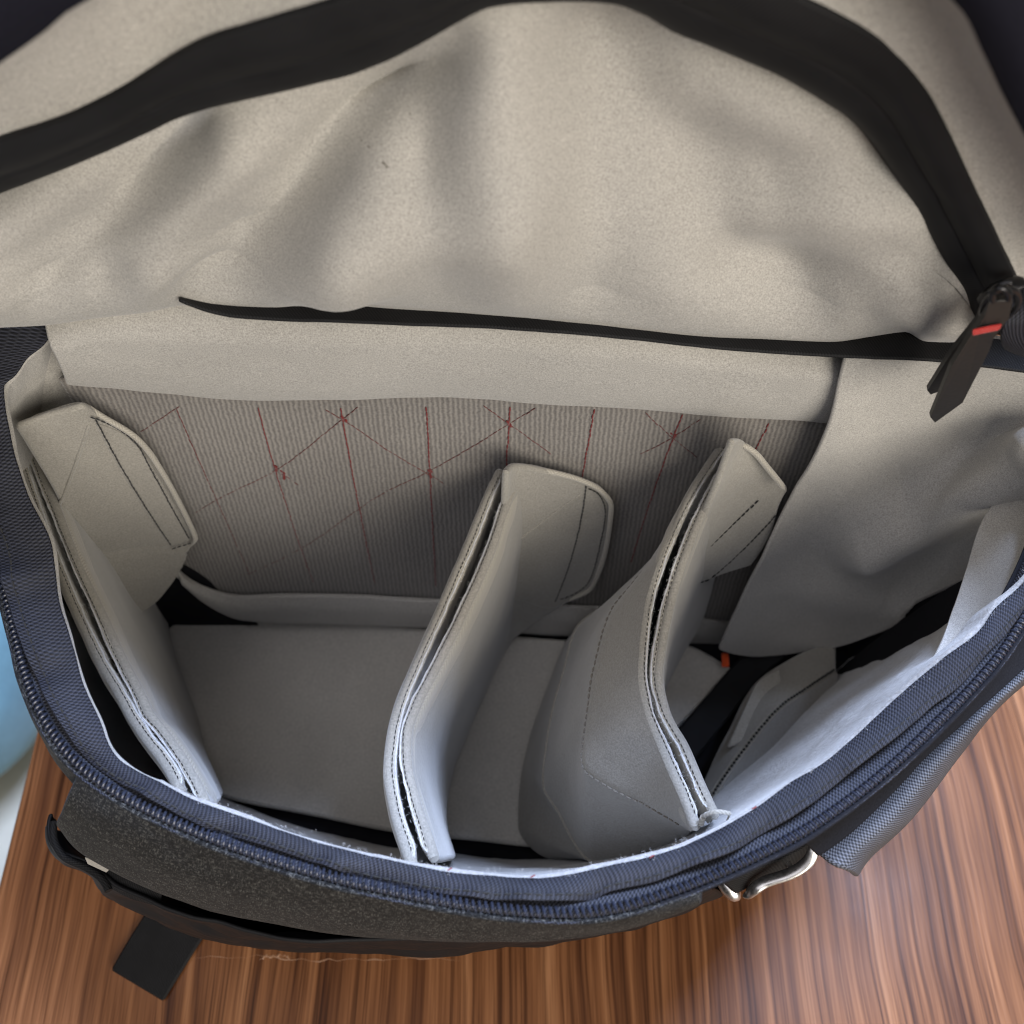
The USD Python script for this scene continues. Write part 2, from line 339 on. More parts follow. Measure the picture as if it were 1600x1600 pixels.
def tube(path, r, k=8, caps=True, flat=1.0, ref=None):
    """r: radius or list of radii; flat squashes the section along ref"""
    path = np.asarray(path, float); n = len(path)
    T = np.gradient(path, axis=0); T /= np.maximum(np.linalg.norm(T, axis=1, keepdims=True), 1e-12)
    ref = np.array([0.13, 0.21, 1.0]) if ref is None else np.asarray(ref, float)
    S = np.cross(T, ref); S /= np.maximum(np.linalg.norm(S, axis=1, keepdims=True), 1e-12)
    N = np.cross(S, T)
    r = np.broadcast_to(np.asarray(r, float), (n,))
    a = np.linspace(0, 2 * math.pi, k + 1)
    g = path[:, None] + r[:, None, None] * (S[:, None] * np.cos(a)[None, :, None] + flat * N[:, None] * np.sin(a)[None, :, None])
    l = np.r_[0, np.cumsum(np.linalg.norm(np.diff(path, axis=0), axis=1))]
    uv = np.stack(np.meshgrid(a * r.mean(), l), -1).reshape(-1, 2)
    parts = [(g.reshape(-1, 3), quads(n, k + 1)[:, ::-1], uv)]
    if caps:
        for i, c in ((0, path[0]), (n - 1, path[-1])):
            parts.append((np.vstack([g[i], c[None]]), np.array([[j, j + 1, k + 1] for j in range(k)])))
    return join(parts)

def dashed(path, pitch, length, r, jitter=0.0, k=5, lift=None):
    """a row of thread stitches along path"""
    path = np.asarray(path); L = np.r_[0, np.cumsum(np.linalg.norm(np.diff(path, axis=0), axis=1))]
    parts, s = [], 0.0
    while s + length < L[-1]:
        ss = np.linspace(s, s + length, 4)
        p = np.stack([np.interp(ss, L, path[:, c]) for c in range(3)], 1)
        p = p + rng.normal(0, jitter, (1, 3))
        parts.append(tube(p, r * np.array([0.6, 1, 1, 0.6]), k))
        s += pitch
    return join(parts)

def ellipsoid(c, ax, k=8, m=6):
    """ax: three half-axis vectors"""
    th = np.linspace(0, math.pi, m + 1); ph = np.linspace(0, 2 * math.pi, k + 1)
    d = np.stack([np.outer(np.sin(th), np.cos(ph)), np.outer(np.sin(th), np.sin(ph)), np.outer(np.cos(th), np.ones_like(ph))], -1)
    return (c + d @ np.asarray(ax)).reshape(-1, 3), quads(m + 1, k + 1), np.zeros(((m + 1) * (k + 1), 2))

def box(lo, hi, ch=0.0):
    import trimesh
    b = trimesh.creation.box(bounds=[lo, hi])
    return np.array(b.vertices), np.array(b.faces)

def slab(poly, z0, z1):
    """upright prism of a plan outline"""
    from shapely.geometry import Polygon
    import trimesh
    e = trimesh.creation.extrude_polygon(Polygon(poly), z1 - z0, engine='earcut'); e.apply_translation([0, 0, z0])
    return np.array(e.vertices), np.array(e.faces)

def fibres(name, roots, dirs, length, width, mat, parent, curl=0.5, n=5):
    pts, cnt = [], []
    for r, d in zip(roots, dirs):
        L = length * random.uniform(0.3, 1.6)
        d = d + rng.normal(0, 0.55, 3); d /= np.linalg.norm(d)
        p = r.copy(); pts.append(p.copy())
        bend = rng.normal(0, curl, 3)
        for i in range(n - 1):
            p = p + d * L / (n - 1); d = d + bend / (n - 1) + rng.normal(0, 0.12, 3); d /= np.linalg.norm(d); pts.append(p.copy())
        cnt.append(n)
    base = str(parent.GetPath())
    c = UsdGeom.BasisCurves.Define(stage, numbered(base, name))
    c.CreateTypeAttr('linear'); c.CreateCurveVertexCountsAttr(cnt)
    c.CreatePointsAttr(Vt.Vec3fArray.FromNumpy((np.array(pts) - origin(base)).astype(np.float32)))
    c.CreateWidthsAttr([width]); c.SetWidthsInterpolation('constant')
    UsdShade.MaterialBindingAPI.Apply(c.GetPrim()).Bind(M[mat])
    return tag(c.GetPrim(), kind='stuff')

# ================================================================== SETTING
FLZ = -0.74
obj('floor', ((np.array([[-4, -4, FLZ], [4, -4, FLZ], [4, 4, FLZ], [-4, 4, FLZ]], float)), np.array([[0, 1, 2], [0, 2, 3]])), 'floor_tile', kind='structure', smooth=False)

TX0, TX1, TY0, TY1 = -0.286, 0.95, -0.55, 0.75
table = thing('wooden_table', 'reddish brown wood grain table that the open bag stands on', 'table', (0.3, 0.1, FLZ))
def round_slab(x0, x1, y0, y1, z0, z1, r=0.003):
    prof = [(0, z0)] + [(0 + r - r * math.cos(a), z1 - r + r * math.sin(a)) for a in np.linspace(0, math.pi / 2, 6)]
    parts = []
    rings = [np.array([[x0 + i, y0 + i, z], [x1 - i, y0 + i, z], [x1 - i, y1 - i, z], [x0 + i, y1 - i, z], [x0 + i, y0 + i, z]]) for i, z in prof]
    g = np.stack(rings); parts.append((g.reshape(-1, 3), quads(len(prof), 5)))
    top = g[-1][:4]; parts.append((top, np.array([[0, 1, 2, 3]])))
    bot = g[0][:4]; parts.append((bot, np.array([[3, 2, 1, 0]])))
    return join(parts)
obj('tabletop', round_slab(TX0, TX1, TY0, TY1, -0.026, 0.0), 'wood', table, smooth=30)
for x, y in ((TX0 + 0.05, TY0 + 0.05), (TX1 - 0.05, TY0 + 0.05), (TX0 + 0.05, TY1 - 0.05), (TX1 - 0.05, TY1 - 0.05)):
    obj('leg', box((x - 0.025, y - 0.025, FLZ), (x + 0.025, y + 0.025, -0.026)), 'wood', table, smooth=False)
for k, (pts, r) in enumerate((([(300, 1498), (360, 1495), (420, 1494), (470, 1500), (560, 1500), (640, 1496), (720, 1502)], 0.0006),
          ([(405, 1502), (416, 1494), (440, 1493), (455, 1499)], 0.0008))):
    w_ = noise(np.stack([np.arange(60) * 0.35, np.zeros(60), np.zeros(60)], 1), 40 + k) ** 1.5 * np.clip(np.minimum(np.arange(60), np.arange(60)[::-1]) / 9, 0.02, 1)
    c_ = curve(Zs(pts, 0.0000), 60); c_[:, 1] += (noise(np.stack([np.arange(60) * 0.5, np.zeros(60), np.zeros(60)], 1), 60 + k) - .5) * 0.0016
    obj('crease', tube(c_, r * w_ + 0.00002, 6, flat=0.3), 'crease', table)

cushion_c = Z(-150, 1000, FLZ + 0.15)
cu = thing('blue_cushion', 'pale blue soft cushion at left, beyond the edge of the table', 'cushion', cushion_c - np.array([0, 0, 0.15]))
th = np.linspace(0, math.pi, 25); ph = np.linspace(0, 2 * math.pi, 49)
def sup(c, s, e): 
    d = np.stack([np.outer(np.sin(th), np.cos(ph)), np.outer(np.sin(th), np.sin(ph)), np.outer(np.cos(th), np.ones_like(ph))], -1)
    d = np.sign(d) * np.abs(d) ** e
    return c + d * np.array(s)
Gc = sup(cushion_c, (0.19, 0.21, 0.15), 0.8)
Gc = Gc + (fbm(Gc * 9, 3, 3)[..., None] - 0.5) * 0.03
obj('cover', (Gc.reshape(-1, 3), quads(25, 49), np.zeros((25 * 49, 2))), 'blue_cloth', cu)

# ================================================================== THE BAG
bag = thing('camera_bag', 'large open charcoal camera bag with grey lining, standing on the wooden table', 'bag', (0, 0.17, 0))

# rim lines in the photograph's frame: (px, py), unprojected on the rim's own height
COIL = [(-40, 640), (-25, 760), (2, 895), (22, 985), (45, 1070), (75, 1132), (102, 1170), (135, 1203), (190, 1240), (260, 1276), (340, 1310), (450, 1348), (560, 1378), (700, 1406), (800, 1420), (880, 1425), (960, 1417), (1050, 1391), (1150, 1350), (1250, 1300), (1320, 1254), (1400, 1190), (1460, 1132), (1520, 1072), (1570, 1012), (1605, 955), (1650, 860), (1685, 740), (1695, 650)]
BIN = [(88, 500), (70, 535), (40, 560), (20, 590), (4, 607), (14, 680), (40, 770), (78, 850), (90, 938), (109, 1000), (128, 1069), (156, 1131), (169, 1166), (187, 1190), (250, 1225), (297, 1250), (344, 1267), (390, 1283), (450, 1304), (544, 1332), (637, 1352), (700, 1365), (794, 1373), (840, 1375), (887, 1369), (956, 1354), (1019, 1341), (1066, 1325), (1128, 1297), (1190, 1259), (1237, 1225), (1284, 1197), (1331, 1159), (1381, 1112), (1428, 1069), (1475, 1031), (1537, 981), (1553, 956), (1600, 912), (1650, 830), (1680, 720), (1690, 640)]
BOUT = [(-60, 490), (-70, 540), (-75, 580), (-75, 600), (-65, 640), (-48, 700), (-28, 780), (0, 872), (16, 938), (40, 1010), (72, 1085), (108, 1145), (128, 1175), (152, 1198), (225, 1242), (280, 1272), (335, 1296), (385, 1310), (450, 1331), (544, 1362), (637, 1384), (731, 1400), (790, 1406), (840, 1407), (919, 1403), (956, 1389), (1019, 1375), (1081, 1353), (1128, 1337), (1190, 1300), (1237, 1275), (1300, 1228), (1350, 1188), (1397, 1153), (1459, 1100), (1500, 1068), (1540, 1020), (1570, 990), (1602, 945), (1655, 850), (1688, 730), (1698, 650)]
def rimz(px, py):
    return 0.2425 + 0.050 * max(0.0, min(1.0, (1250 - py) / 750.0)) ** 2.2
def onrim(pts, dz=0.0): return [Z(p[0], p[1], rimz(*p) + dz) for p in pts]

# ---- inside walls
def wall(name, top, bottom, mid_out, mat, nu=90, nv=30, amp=0.0012, freq=35, seed=0, label=None, t=0.003):
    a, b = curve(top, 40), curve(bottom, 40)
    mdl = a * 0.62 + b * 0.38 + np.asarray(mid_out) if np.ndim(mid_out) == 1 else a * 0.62 + b * 0.38 + mid_out
    return obj(name, sheet([a, mdl, b], nu, nv, t, amp, freq, seed), mat, bag, label)

# back wall (full height), upper lining flap, ribbed panel, bottom lip
BW = 0.268
def backrow(x0, x1, z, n=12, b=0.0): return [np.array([x, BW + b * math.cos((x - x0) / (x1 - x0) * math.pi - math.pi / 2), z]) for x in np.linspace(x0, x1, n)]
obj('back_wall', sheet([[np.array([-0.205, .272, .302]), np.array([0, .274, .296]), np.array([.225, .27, .275])], backrow(-.228, .24, .2), backrow(-.228, .245, .1), backrow(-.222, .24, .012)], 80, 40, 0.003), 'lining', bag)
GT = [(96, 592), (180, 603), (250, 610), (400, 619), (500, 619), (660, 616), (800, 621), (1000, 634), (1150, 645), (1300, 659)]
UT = [(72, 490), (180, 462), (250, 459), (400, 459), (500, 462), (660, 465), (800, 471), (1000, 490), (1180, 520), (1440, 552)]
UB = [(108, 596), (180, 605), (250, 612), (400, 621), (500, 621), (660, 618), (800, 623), (1000, 636), (1150, 646), (1400, 670)]
um = [((a[0] + b[0]) / 2, (a[1] + b[1]) / 2) for a, b in zip(UT, UB)]
obj('upper_lining', sheet([Ys(UT, 0.2655), Ys([(86, 545)] + um[1:], 0.2555), Ys(UB, 0.2605)], 120, 26, 0.0022, 0.0012, 26, 4), 'lining', bag)
GB = [(270, 890), (300, 912), (380, 936), (450, 934), (560, 936), (670, 941), (800, 946), (900, 951), (1020, 962), (1180, 985)]
grid = obj('ribbed_panel', sheet([Ys(GT, 0.2635), Ys(GB, 0.2645)], 120, 40, 0.002, 0.0010, 22, 8), 'ribbed', bag)
GRID = LAST['G']
LB = [(292, 915), (318, 936), (380, 966), (450, 970), (560, 973), (670, 977), (800, 985), (900, 992), (1020, 1003), (1180, 1022)]
obj('bottom_lip', sheet([Ys([(p[0], p[1] - 3) for p in GB], 0.2605), Ys([(a[0] * .5 + b[0] * .5, a[1] * .5 + b[1] * .5) for a, b in zip(GB, LB)], 0.2572), Ys(LB, 0.2585)], 100, 14, 0.003, 0.0008, 40, 2), 'lining', bag)

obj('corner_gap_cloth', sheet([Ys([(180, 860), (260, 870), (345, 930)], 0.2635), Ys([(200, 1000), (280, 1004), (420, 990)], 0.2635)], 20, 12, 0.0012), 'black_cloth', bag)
obj('right_wall', sheet([Zs([(1490, 590), (1590, 610), (1750, 640), (1800, 800)], 0.250), [np.array([.19, .268, .13]), np.array([.212, .264, .13]), np.array([.220, .235, .13]), np.array([.219, .175, .13])], [np.array([.16, .268, .011]), np.array([.195, .266, .011]), np.array([.210, .23, .011]), np.array([.208, .175, .011])]], 60, 40, 0.003, 0.001), 'black_cloth', bag)
# stitched lines on the ribbed panel
def stitchline(pts, mat, r=0.00042, dash=0.0032, gap=0.0004):
    return obj('stitch_line', dashed(on(GRID, pts, 0.0020), dash + gap, dash, r, 0.0001), mat, grid)
for p in ([(276, 640), (330, 762), (392, 900)], [(403, 637), (431, 737), (469, 853), (490, 910)], [(532, 638), (553, 752), (586, 912)],
          [(666, 636), (672, 742), (681, 916)], [(797, 636), (793, 700), (786, 790)], [(929, 640), (910, 745), (895, 850)], [(1066, 648), (1050, 688), (985, 882)], [(1201, 662), (1182, 700), (1150, 770)]):
    stitchline(p, 'thread_red' if p[0][0] > 380 else 'thread_rust', 0.00042 if p[0][0] > 500 else 0.00034)
for p in ([(220, 675), (282, 634)], [(300, 805), (340, 780), (431, 735), (535, 655), (562, 634)], [(385, 898), (470, 857), (600, 770), (671, 736), (795, 663), (842, 634)],
          [(508, 640), (560, 672), (600, 700), (671, 742), (705, 762)], [(755, 634), (795, 662), (866, 713)], [(1008, 645), (1052, 685), (1092, 716)], [(1000, 710), (1052, 683), (1102, 650)], [(440, 740), (470, 760)]):
    stitchline(p, 'thread_rust', 0.00027, 0.0026)
for x, y in ((431, 733), (535, 655), (795, 662), (1052, 683), (443, 742), (671, 739)):
    obj('stitch_knot', dashed(on(GRID, [(x - 3, y - 6), (x + 1, y), (x + 2, y + 7)], 0.0022, 8), 0.0016, 0.0024, 0.00075, 0.0004), 'thread_red', grid)

# left wall, front wall
LT = onrim(BIN[:15], -0.004)
LBt = Zs([(215, 925), (225, 960), (235, 990), (250, 1040), (270, 1100), (300, 1180), (330, 1235)], 0.012)
out = np.stack([np.linspace(-0.020, -0.012, 40), np.linspace(0.0, -0.012, 40), np.zeros(40)], 1)
wall('left_wall', LT, LBt, out, 'lining', seed=1)
FT = onrim(BIN[14:40], -0.002)
FB = Zs([(335, 1245), (480, 1298), (650, 1333), (830, 1346), (950, 1332), (1050, 1284), (1110, 1238), (1180, 1180), (1240, 1115), (1310, 1050), (1380, 990)], 0.012)
wall('front_wall', FT, FB, (0.0, -0.004, 0.0), 'fleece', 160, 40, 0.0012, 50, 3)

# right side: lining slumping inward over the back corner
def crease_fold(segs, fade=False):
    def f(G):
        px, py = project(G); n = toward_camera(G, normals(G)); h = np.zeros(px.shape)
        for (x0, y0, x1, y1, a, w) in segs:
            d = np.array([x1 - x0, y1 - y0], float); L = np.hypot(*d); d /= L
            s = np.clip((px - x0) * d[0] + (py - y0) * d[1], 0, L)
            q = np.hypot(px - x0 - s * d[0], py - y0 - s * d[1])
            h += a * np.exp(-(q / w) ** 2)
        if fade: h = h * np.clip(np.linspace(-0.16, 1.0, G.shape[0]) / 0.22, 0, 1)[:, None]
        return G + n * h[..., None]
    return f
R0 = Ys([(1325, 545), (1400, 552), (1500, 562), (1600, 572), (1720, 585)], [0.2535, 0.2525, 0.2515, 0.251, 0.251])
R1 = Ys([(1276, 688), (1400, 700), (1500, 690), (1600, 665), (1720, 640)], [0.2515, 0.256, 0.257, 0.250, 0.235])
R2 = Ys([(1230, 790), (1330, 800), (1450, 790), (1560, 755), (1720, 715)], [0.247, 0.254, 0.250, 0.238, 0.215])
R3 = Ys([(1180, 890), (1280, 900), (1400, 880), (1520, 840), (1700, 790)], [0.240, 0.250, 0.250, 0.240, 0.205])
R4 = Ys([(1124, 1012), (1200, 1024), (1310, 1008), (1420, 958), (1620, 870)], [0.232, 0.238, 0.240, 0.238, 0.205])
obj('right_lining', sheet([R0, R1, R2, R3, R4], 110, 70, 0.002, 0.0016, 22, 12,
    fold=crease_fold([(1350, 835, 1640, 700, 0.016, 40), (1250, 915, 1420, 950, 0.004, 34), (1290, 640, 1340, 820, 0.004, 60), (1500, 700, 1600, 740, -0.004, 40), (1420, 760, 1600, 720, -0.005, 30)])), 'lining', bag)
# lining along the right front, turned up to the window
S0 = onrim([(1420, 1076), (1475, 1031), (1537, 981), (1553, 956), (1600, 912), (1650, 830), (1690, 730)], -0.003)
S2 = Zs([(1452, 1040), (1468, 1012), (1490, 958), (1512, 890), (1541, 808), (1600, 748), (1680, 700)], [0.222, 0.218, 0.212, 0.212, 0.215, 0.225, 0.235])
S1 = [a * .5 + b * .5 + np.array([0.004, -0.003, -0.004]) for a, b in zip(S0, S2)]
obj('right_front_lining', sheet([S0, S1, S2], 90, 30, 0.0022, 0.0012, 30, 5), 'lining', bag)

# base: black cloth floor and the loose grey pad on it
obj('base_cloth', sheet([Zs([(150, 900), (700, 960), (1450, 960)], 0.010), Zs([(300, 1290), (800, 1380), (1400, 1140)], 0.010)], 40, 20, 0.002, 0.0006, 40, 6), 'black_cloth', bag)
PT = [(250, 1002), (300, 966), (400, 962), (560, 978), (700, 990), (900, 1006), (1045, 1008), (1146, 1054)]
PM = [(238, 1060), (330, 1070), (460, 1080), (600, 1085), (720, 1090), (860, 1090), (1000, 1090), (1090, 1100)]
PB = [(318, 1232), (340, 1240), (480, 1268), (620, 1296), (740, 1308), (850, 1318), (960, 1290), (1040, 1165)]
obj('base_pad', sheet([Zs(PT, 0.021), Zs(PM, 0.019), Zs(PB, 0.021)], 90, 40, 0.005, 0.0018, 14, 9), 'pad', bag)

# rim: binding tape, zip tape, coil teeth
BI = onrim(BIN, 0.002); BO = onrim(BOUT, 0.0022)
mid = [(np.array(a) * .5 + np.array(b) * .5 + np.array([0, 0, 0.0011])) for a, b in zip(BI, BO)]
def ripple(G):
    L = np.cumsum(np.r_[0, np.linalg.norm(np.diff(G[0], axis=0), axis=1)])
    w = noise(np.stack([L * 55, L * 0, L * 0], 1), 5) - 0.5
    w2 = noise(np.stack([L * 130, L * 0 + 4, L * 0], 1), 9) - 0.5
    prof = np.linspace(0, 1, G.shape[0])[:, None]
    G = G.copy(); G[..., 2] += (w * 0.006)[None] * prof + (w2 * 0.0022)[None] * (0.3 + prof)
    return G
obj('binding_tape', sheet([BI, mid, BO], 420, 14, 0.0012, 0.0005, 110, 3, fold=ripple), 'tape', bag)
BG = LAST['G']
# the tape's rolled hem and its stitches
bn = toward_camera(BG, normals(BG))
hemline = (BG + bn * 0.0008)[int(BG.shape[0] * .74), 50:]
obj('tape_stitching', dashed(hemline, 0.0034, 0.0024, 0.0003), 'thread_black', bag)
C3 = curve(onrim(COIL, 0.001), 900)
CT = np.gradient(C3, axis=0); CT /= np.linalg.norm(CT, axis=1, keepdims=True)
CS = np.cross(CT, [0, 0, 1.0]); CS /= np.linalg.norm(CS, axis=1, keepdims=True)      # points outwards from the opening for a path running left-front-right
cen = np.array([0.0, 0.17])
if (((C3[:, :2] - cen) * CS[:, :2]).sum()) < 0: CS = -CS
obj('zip_facing', sheet([C3[::3] - CS[::3] * 0.009 + np.array([0, 0, -0.007]), C3[::3] - CS[::3] * 0.006 + np.array([0, 0, -0.0085])], 300, 8, 0.001), 'black_cloth', bag)
obj('zip_tape', sheet([C3[::3] - CS[::3] * 0.0075 + np.array([0, 0, -0.0065]), C3[::3] - CS[::3] * 0.0045 + np.array([0, 0, -0.0026]), C3[::3] - CS[::3] * 0.0005 + np.array([0, 0, -0.0016]), C3[::3] + CS[::3] * 0.0030 + np.array([0, 0, -0.0034])], 400, 12, 0.0009, 0.0003, 90, 2), 'zip_tape', bag)
Lc = np.r_[0, np.cumsum(np.linalg.norm(np.diff(C3, axis=0), axis=1))]
teeth = []
for s in np.arange(0, Lc[-1], 0.0021):
    i = min(int(np.searchsorted(Lc, s)), len(C3) - 1)
    p = np.array([np.interp(s, Lc, C3[:, c]) for c in range(3)])
    t_, s_ = CT[i], CS[i]; u_ = np.cross(s_, t_); u_ = u_ * np.sign(u_[2])
    q = []
    for a in np.linspace(-2.1, 2.1, 7):                       # each tooth is an arch of wire over the tape's edge
        q.append(p + s_ * (math.sin(a) * 0.0014) + u_ * (math.cos(a) * 0.0012) + t_ * (0.0003 * a))
    teeth.append(tube(np.array(q), 0.00050 * np.array([.8, 1, 1.1, 1.15, 1.1, 1, .8]), 7, True, 1.0, t_ + 0.01 * u_))
obj('zip_teeth', join(teeth), 'coil', bag, kind='stuff')
obj('zip_edge_piping', tube(C3[::2] + CS[::2] * 0.0029 + np.array([0, 0, -0.0018]), 0.00055, 6), 'tape', bag)

# ---- outside front: melange panel, black pocket under it
CO = [(p + s * 0.0028 + np.array([0, 0, -0.0022])) for p, s in zip(C3[::20], CS[::20])]
prj = [project(c) for c in CO]
def coil_out(px0, px1):
    return [c for c, (x, y) in zip(CO, prj) if px0 <= x <= px1 and y > 1150]
PAN = [(96, 1288), (120, 1318), (200, 1368), (280, 1402), (350, 1424), (430, 1440), (520, 1453), (620, 1460), (720, 1461), (820, 1455), (920, 1445), (1010, 1424), (1080, 1398)]
PANY = [0.1010, 0.0965, 0.0850, 0.0770, 0.0720, 0.0690, 0.0655, 0.0635, 0.0630, 0.0630, 0.0640, 0.0655, 0.0690]
pan_top = coil_out(100, 1120)
pan_bot = curve(Ys(PAN, PANY), 40)
pan_mid = [curve(pan_top, 40)[i] * .45 + pan_bot[i] * .55 + np.array([0, -0.0035, 0.003]) for i in range(40)]
tuck = pan_bot + np.array([0, 0.006, -0.003])
obj('front_panel', sheet([pan_top, pan_mid, pan_bot, tuck], 160, 40, 0.002, 0.0007, 40, 7), 'shell', bag)
cl = [c for c, (x, y) in zip(CO, prj) if x < 125 and y > 700]
obj('side_panel', sheet([cl, [c + np.array([-0.003, -0.002, -0.02]) for c in cl], [c + np.array([-0.004, 0.002, -0.12]) for c in cl], [np.array([c[0] + 0.004, c[1] + 0.01, 0.003]) for c in cl]], 60, 30, 0.002, 0.0016, 28, 3), 'shell', bag)
POC = [(82, 1300), (100, 1345), (150, 1372), (165, 1398), (215, 1415), (290, 1440), (400, 1470), (500, 1481), (620, 1483), (720, 1479), (820, 1468), (920, 1452), (1040, 1418), (1120, 1385)]
pk0 = curve(pan_bot + np.array([0, 0.003, -0.002]), 40)
pk1 = curve(Zs([(86, 1278), (90, 1316), (150, 1352), (190, 1388), (235, 1405), (300, 1425), (400, 1454), (500, 1467), (620, 1472), (720, 1469), (820, 1461), (920, 1448), (1030, 1418), (1110, 1385)], 0.155), 40)
pk2 = curve(Zs(POC, 0.115), 40)
pk3 = np.stack([pk2[:, 0] * 0.97, pk2[:, 1] + 0.014, np.full(40, 0.05)], 1)
pk4 = np.stack([pk2[:, 0] * 0.96, pk2[:, 1] + 0.028, np.full(40, 0.003)], 1)
obj('pocket_back', sheet([pk0, pk0 + np.array([0, 0.006, -0.03]), pk0 + np.array([0, 0.016, -0.12])], 80, 20, 0.0014, 0.001, 40), 'black_nylon', bag)
obj('front_pocket', sheet([pk1 + np.array([0, 0.0005, 0.002]), pk1, pk2, pk3, pk4], 160, 70, 0.0018, 0.0062, 42, 11, stretch=(0.5, 1, 1.2)), 'black_nylon', bag)
obj('pocket_hem', tube(curve(Zs([(84, 1284), (84, 1308), (100, 1338), (140, 1358), (162, 1376), (170, 1392)], 0.158), 40), 0.0016, 8), 'tape_black', bag)
obj('pocket_label', sheet([Zs([(134, 1340), (172, 1356)], 0.172), Zs([(138, 1349), (166, 1362)], 0.168)], 6, 4, 0.0006), 'lining_smooth', bag)
obj('pocket_loop', sheet([Zs([(170, 1352), (215, 1376), (250, 1390)], 0.160), Zs([(160, 1372), (198, 1398), (250, 1412)], 0.150)], 20, 8, 0.0016, 0.0006, 90), 'tape_black', bag)
# webbing strap running out from under the bag on the table
obj('strap', sheet([Zs([(300, 1330), (237, 1417), (178, 1514)], 0.0022), Zs([(390, 1355), (327, 1446), (255, 1560)], 0.0022)], 40, 16, 0.0022, 0.0003, 60), 'tape_black', bag, smooth=True)

# ---- outside right: black side cloth with a melange folded edge
rt_top = [c for c, (x, y) in zip(CO, prj) if x > 985 and y > 800]
SI = [(1010, 1432), (1120, 1392), (1215, 1352), (1289, 1330), (1319, 1308), (1375, 1258), (1450, 1180), (1540, 1098), (1640, 1010), (1700, 900)]
SO = [(1289, 1338), (1332, 1358), (1339, 1343), (1405, 1279), (1480, 1186), (1555, 1100), (1640, 1022), (1720, 930)]
obj('right_side_panel', sheet([rt_top, [c * np.array([0.99, 1, 1]) + np.array([0.0, 0.003, -0.018]) for c in rt_top], [c * np.array([0.95, 1, 1]) + np.array([0.0, 0.018, -0.10]) for c in rt_top], [np.array([c[0] * .9, c[1] + 0.035, 0.003]) for c in rt_top]], 80, 30, 0.002, 0.001, 40, 3), 'black_cloth', bag)
sin_ = [(1285, 1334), (1319, 1309), (1375, 1260), (1450, 1181), (1540, 1099), (1640, 1010), (1720, 915)]
smid = [(1310, 1352), (1330, 1328), (1391, 1272), (1466, 1186), (1549, 1101), (1640, 1017), (1722, 926)]
sout = [(1331, 1360), (1340, 1344), (1406, 1280), (1481, 1187), (1556, 1101), (1642, 1024), (1725, 935)]
obj('side_flap', sheet([Zs([(1262, 1300), (1300, 1275), (1350, 1236), (1430, 1165), (1530, 1070), (1625, 975), (1700, 880)], 0.208), Zs(sin_, 0.214), Zs(smid, 0.216), Zs(sout, 0.210), Zs([(1325, 1352), (1336, 1338), (1400, 1275), (1475, 1183), (1550, 1097), (1636, 1020), (1715, 930)], 0.180)], 90, 30, 0.0022, 0.0003, 60, 3), 'flap_weave', bag)
obj('flap_inside', sheet([Zs([(1255, 1310), (1300, 1270), (1370, 1210), (1460, 1130), (1560, 1020), (1640, 920)], 0.226), Zs([(1278, 1334), (1318, 1306), (1374, 1257), (1450, 1177), (1540, 1095), (1640, 1004)], 0.2165)], 40, 10, 0.0014, 0.0005, 60), 'black_cloth', bag)

# steel hook on a strap end under the zip
buckle = thing('steel_hook', 'bright bent steel strap hook hanging below the zip at right', 'hook', Z(1230, 1360, 0.19))
hp = curve(Zs([(1262, 1300), (1272, 1318), (1268, 1338), (1254, 1354), (1232, 1366), (1196, 1378), (1180, 1388), (1168, 1398)], [0.205, 0.205, 0.203, 0.200, 0.197, 0.193, 0.191, 0.186]), 48)
obj('hook_bar', tube(hp, 0.0023, 14, True, 0.6), 'metal', buckle)
obj('hook_pin', tube(curve(Zs([(1210, 1322), (1224, 1338), (1240, 1362)], [0.190, 0.190, 0.192]), 16), 0.0011, 10), 'metal', buckle)
e = Z(1141, 1390, 0.178)
obj('hook_tip', tube(curve([e + np.array([-0.003, 0.006, 0.001]), e, e + np.array([0.0035, -0.003, -0.002])], 10), [0.0028, .003, .0032, .0034, .0034, .0034, .0032, .003, .0024, .001], 12), 'metal', buckle)
obj('strap_end', sheet([Zs([(1130, 1375), (1180, 1356), (1240, 1330), (1280, 1300)], 0.193), Zs([(1150, 1392), (1180, 1378), (1225, 1362), (1262, 1338)], 0.186)], 30, 12, 0.0022, 0.0014, 70, 4), 'tape_black', buckle)

# ================================================================== LID
LB_ = [(-110, 508), (0, 500), (60, 496), (150, 482), (230, 472), (300, 468), (430, 470), (520, 462), (600, 469), (700, 476), (800, 487), (900, 500), (1000, 511), (1150, 520), (1300, 526), (1360, 521), (1412, 518), (1450, 526), (1490, 530), (1518, 522)]
LT_ = [(-110, 330), (0, 285), (150, 224), (300, 165), (430, 135), (560, 98), (640, 55), (700, 18), (780, -16), (880, -22), (970, -10), (1040, 32), (1110, 62), (1200, 98), (1280, 140), (1340, 182), (1390, 250), (1422, 302), (1480, 402), (1522, 480)]
folds = [(70, 425, 270, 195, -0.011, 66), (170, 445, 340, 350, -0.006, 40), (330, 470, 580, 140, -0.014, 72), (560, 160, 720, 60, -0.007, 50), (450, 480, 590, 290, 0.008, 70),
         (-60, 440, 120, 290, 0.008, 60), (240, 420, 370, 250, 0.008, 52), (960, 50, 1240, 450, -0.012, 95), (1200, 345, 1400, 315, 0.010, 75), (1230, 270, 1400, 235, -0.005, 60), (760, 60, 820, 420, 0.012, 105), (910, 80, 930, 430, -0.007, 80),
         (1330, 480, 1500, 420, 0.008, 60), (1160, 420, 1350, 480, -0.007, 60), (560, 390, 780, 330, 0.009, 80), (700, 430, 900, 470, -0.005, 60), (1080, 150, 1300, 220, 0.006, 70), (660, 250, 700, 120, -0.006, 50)]
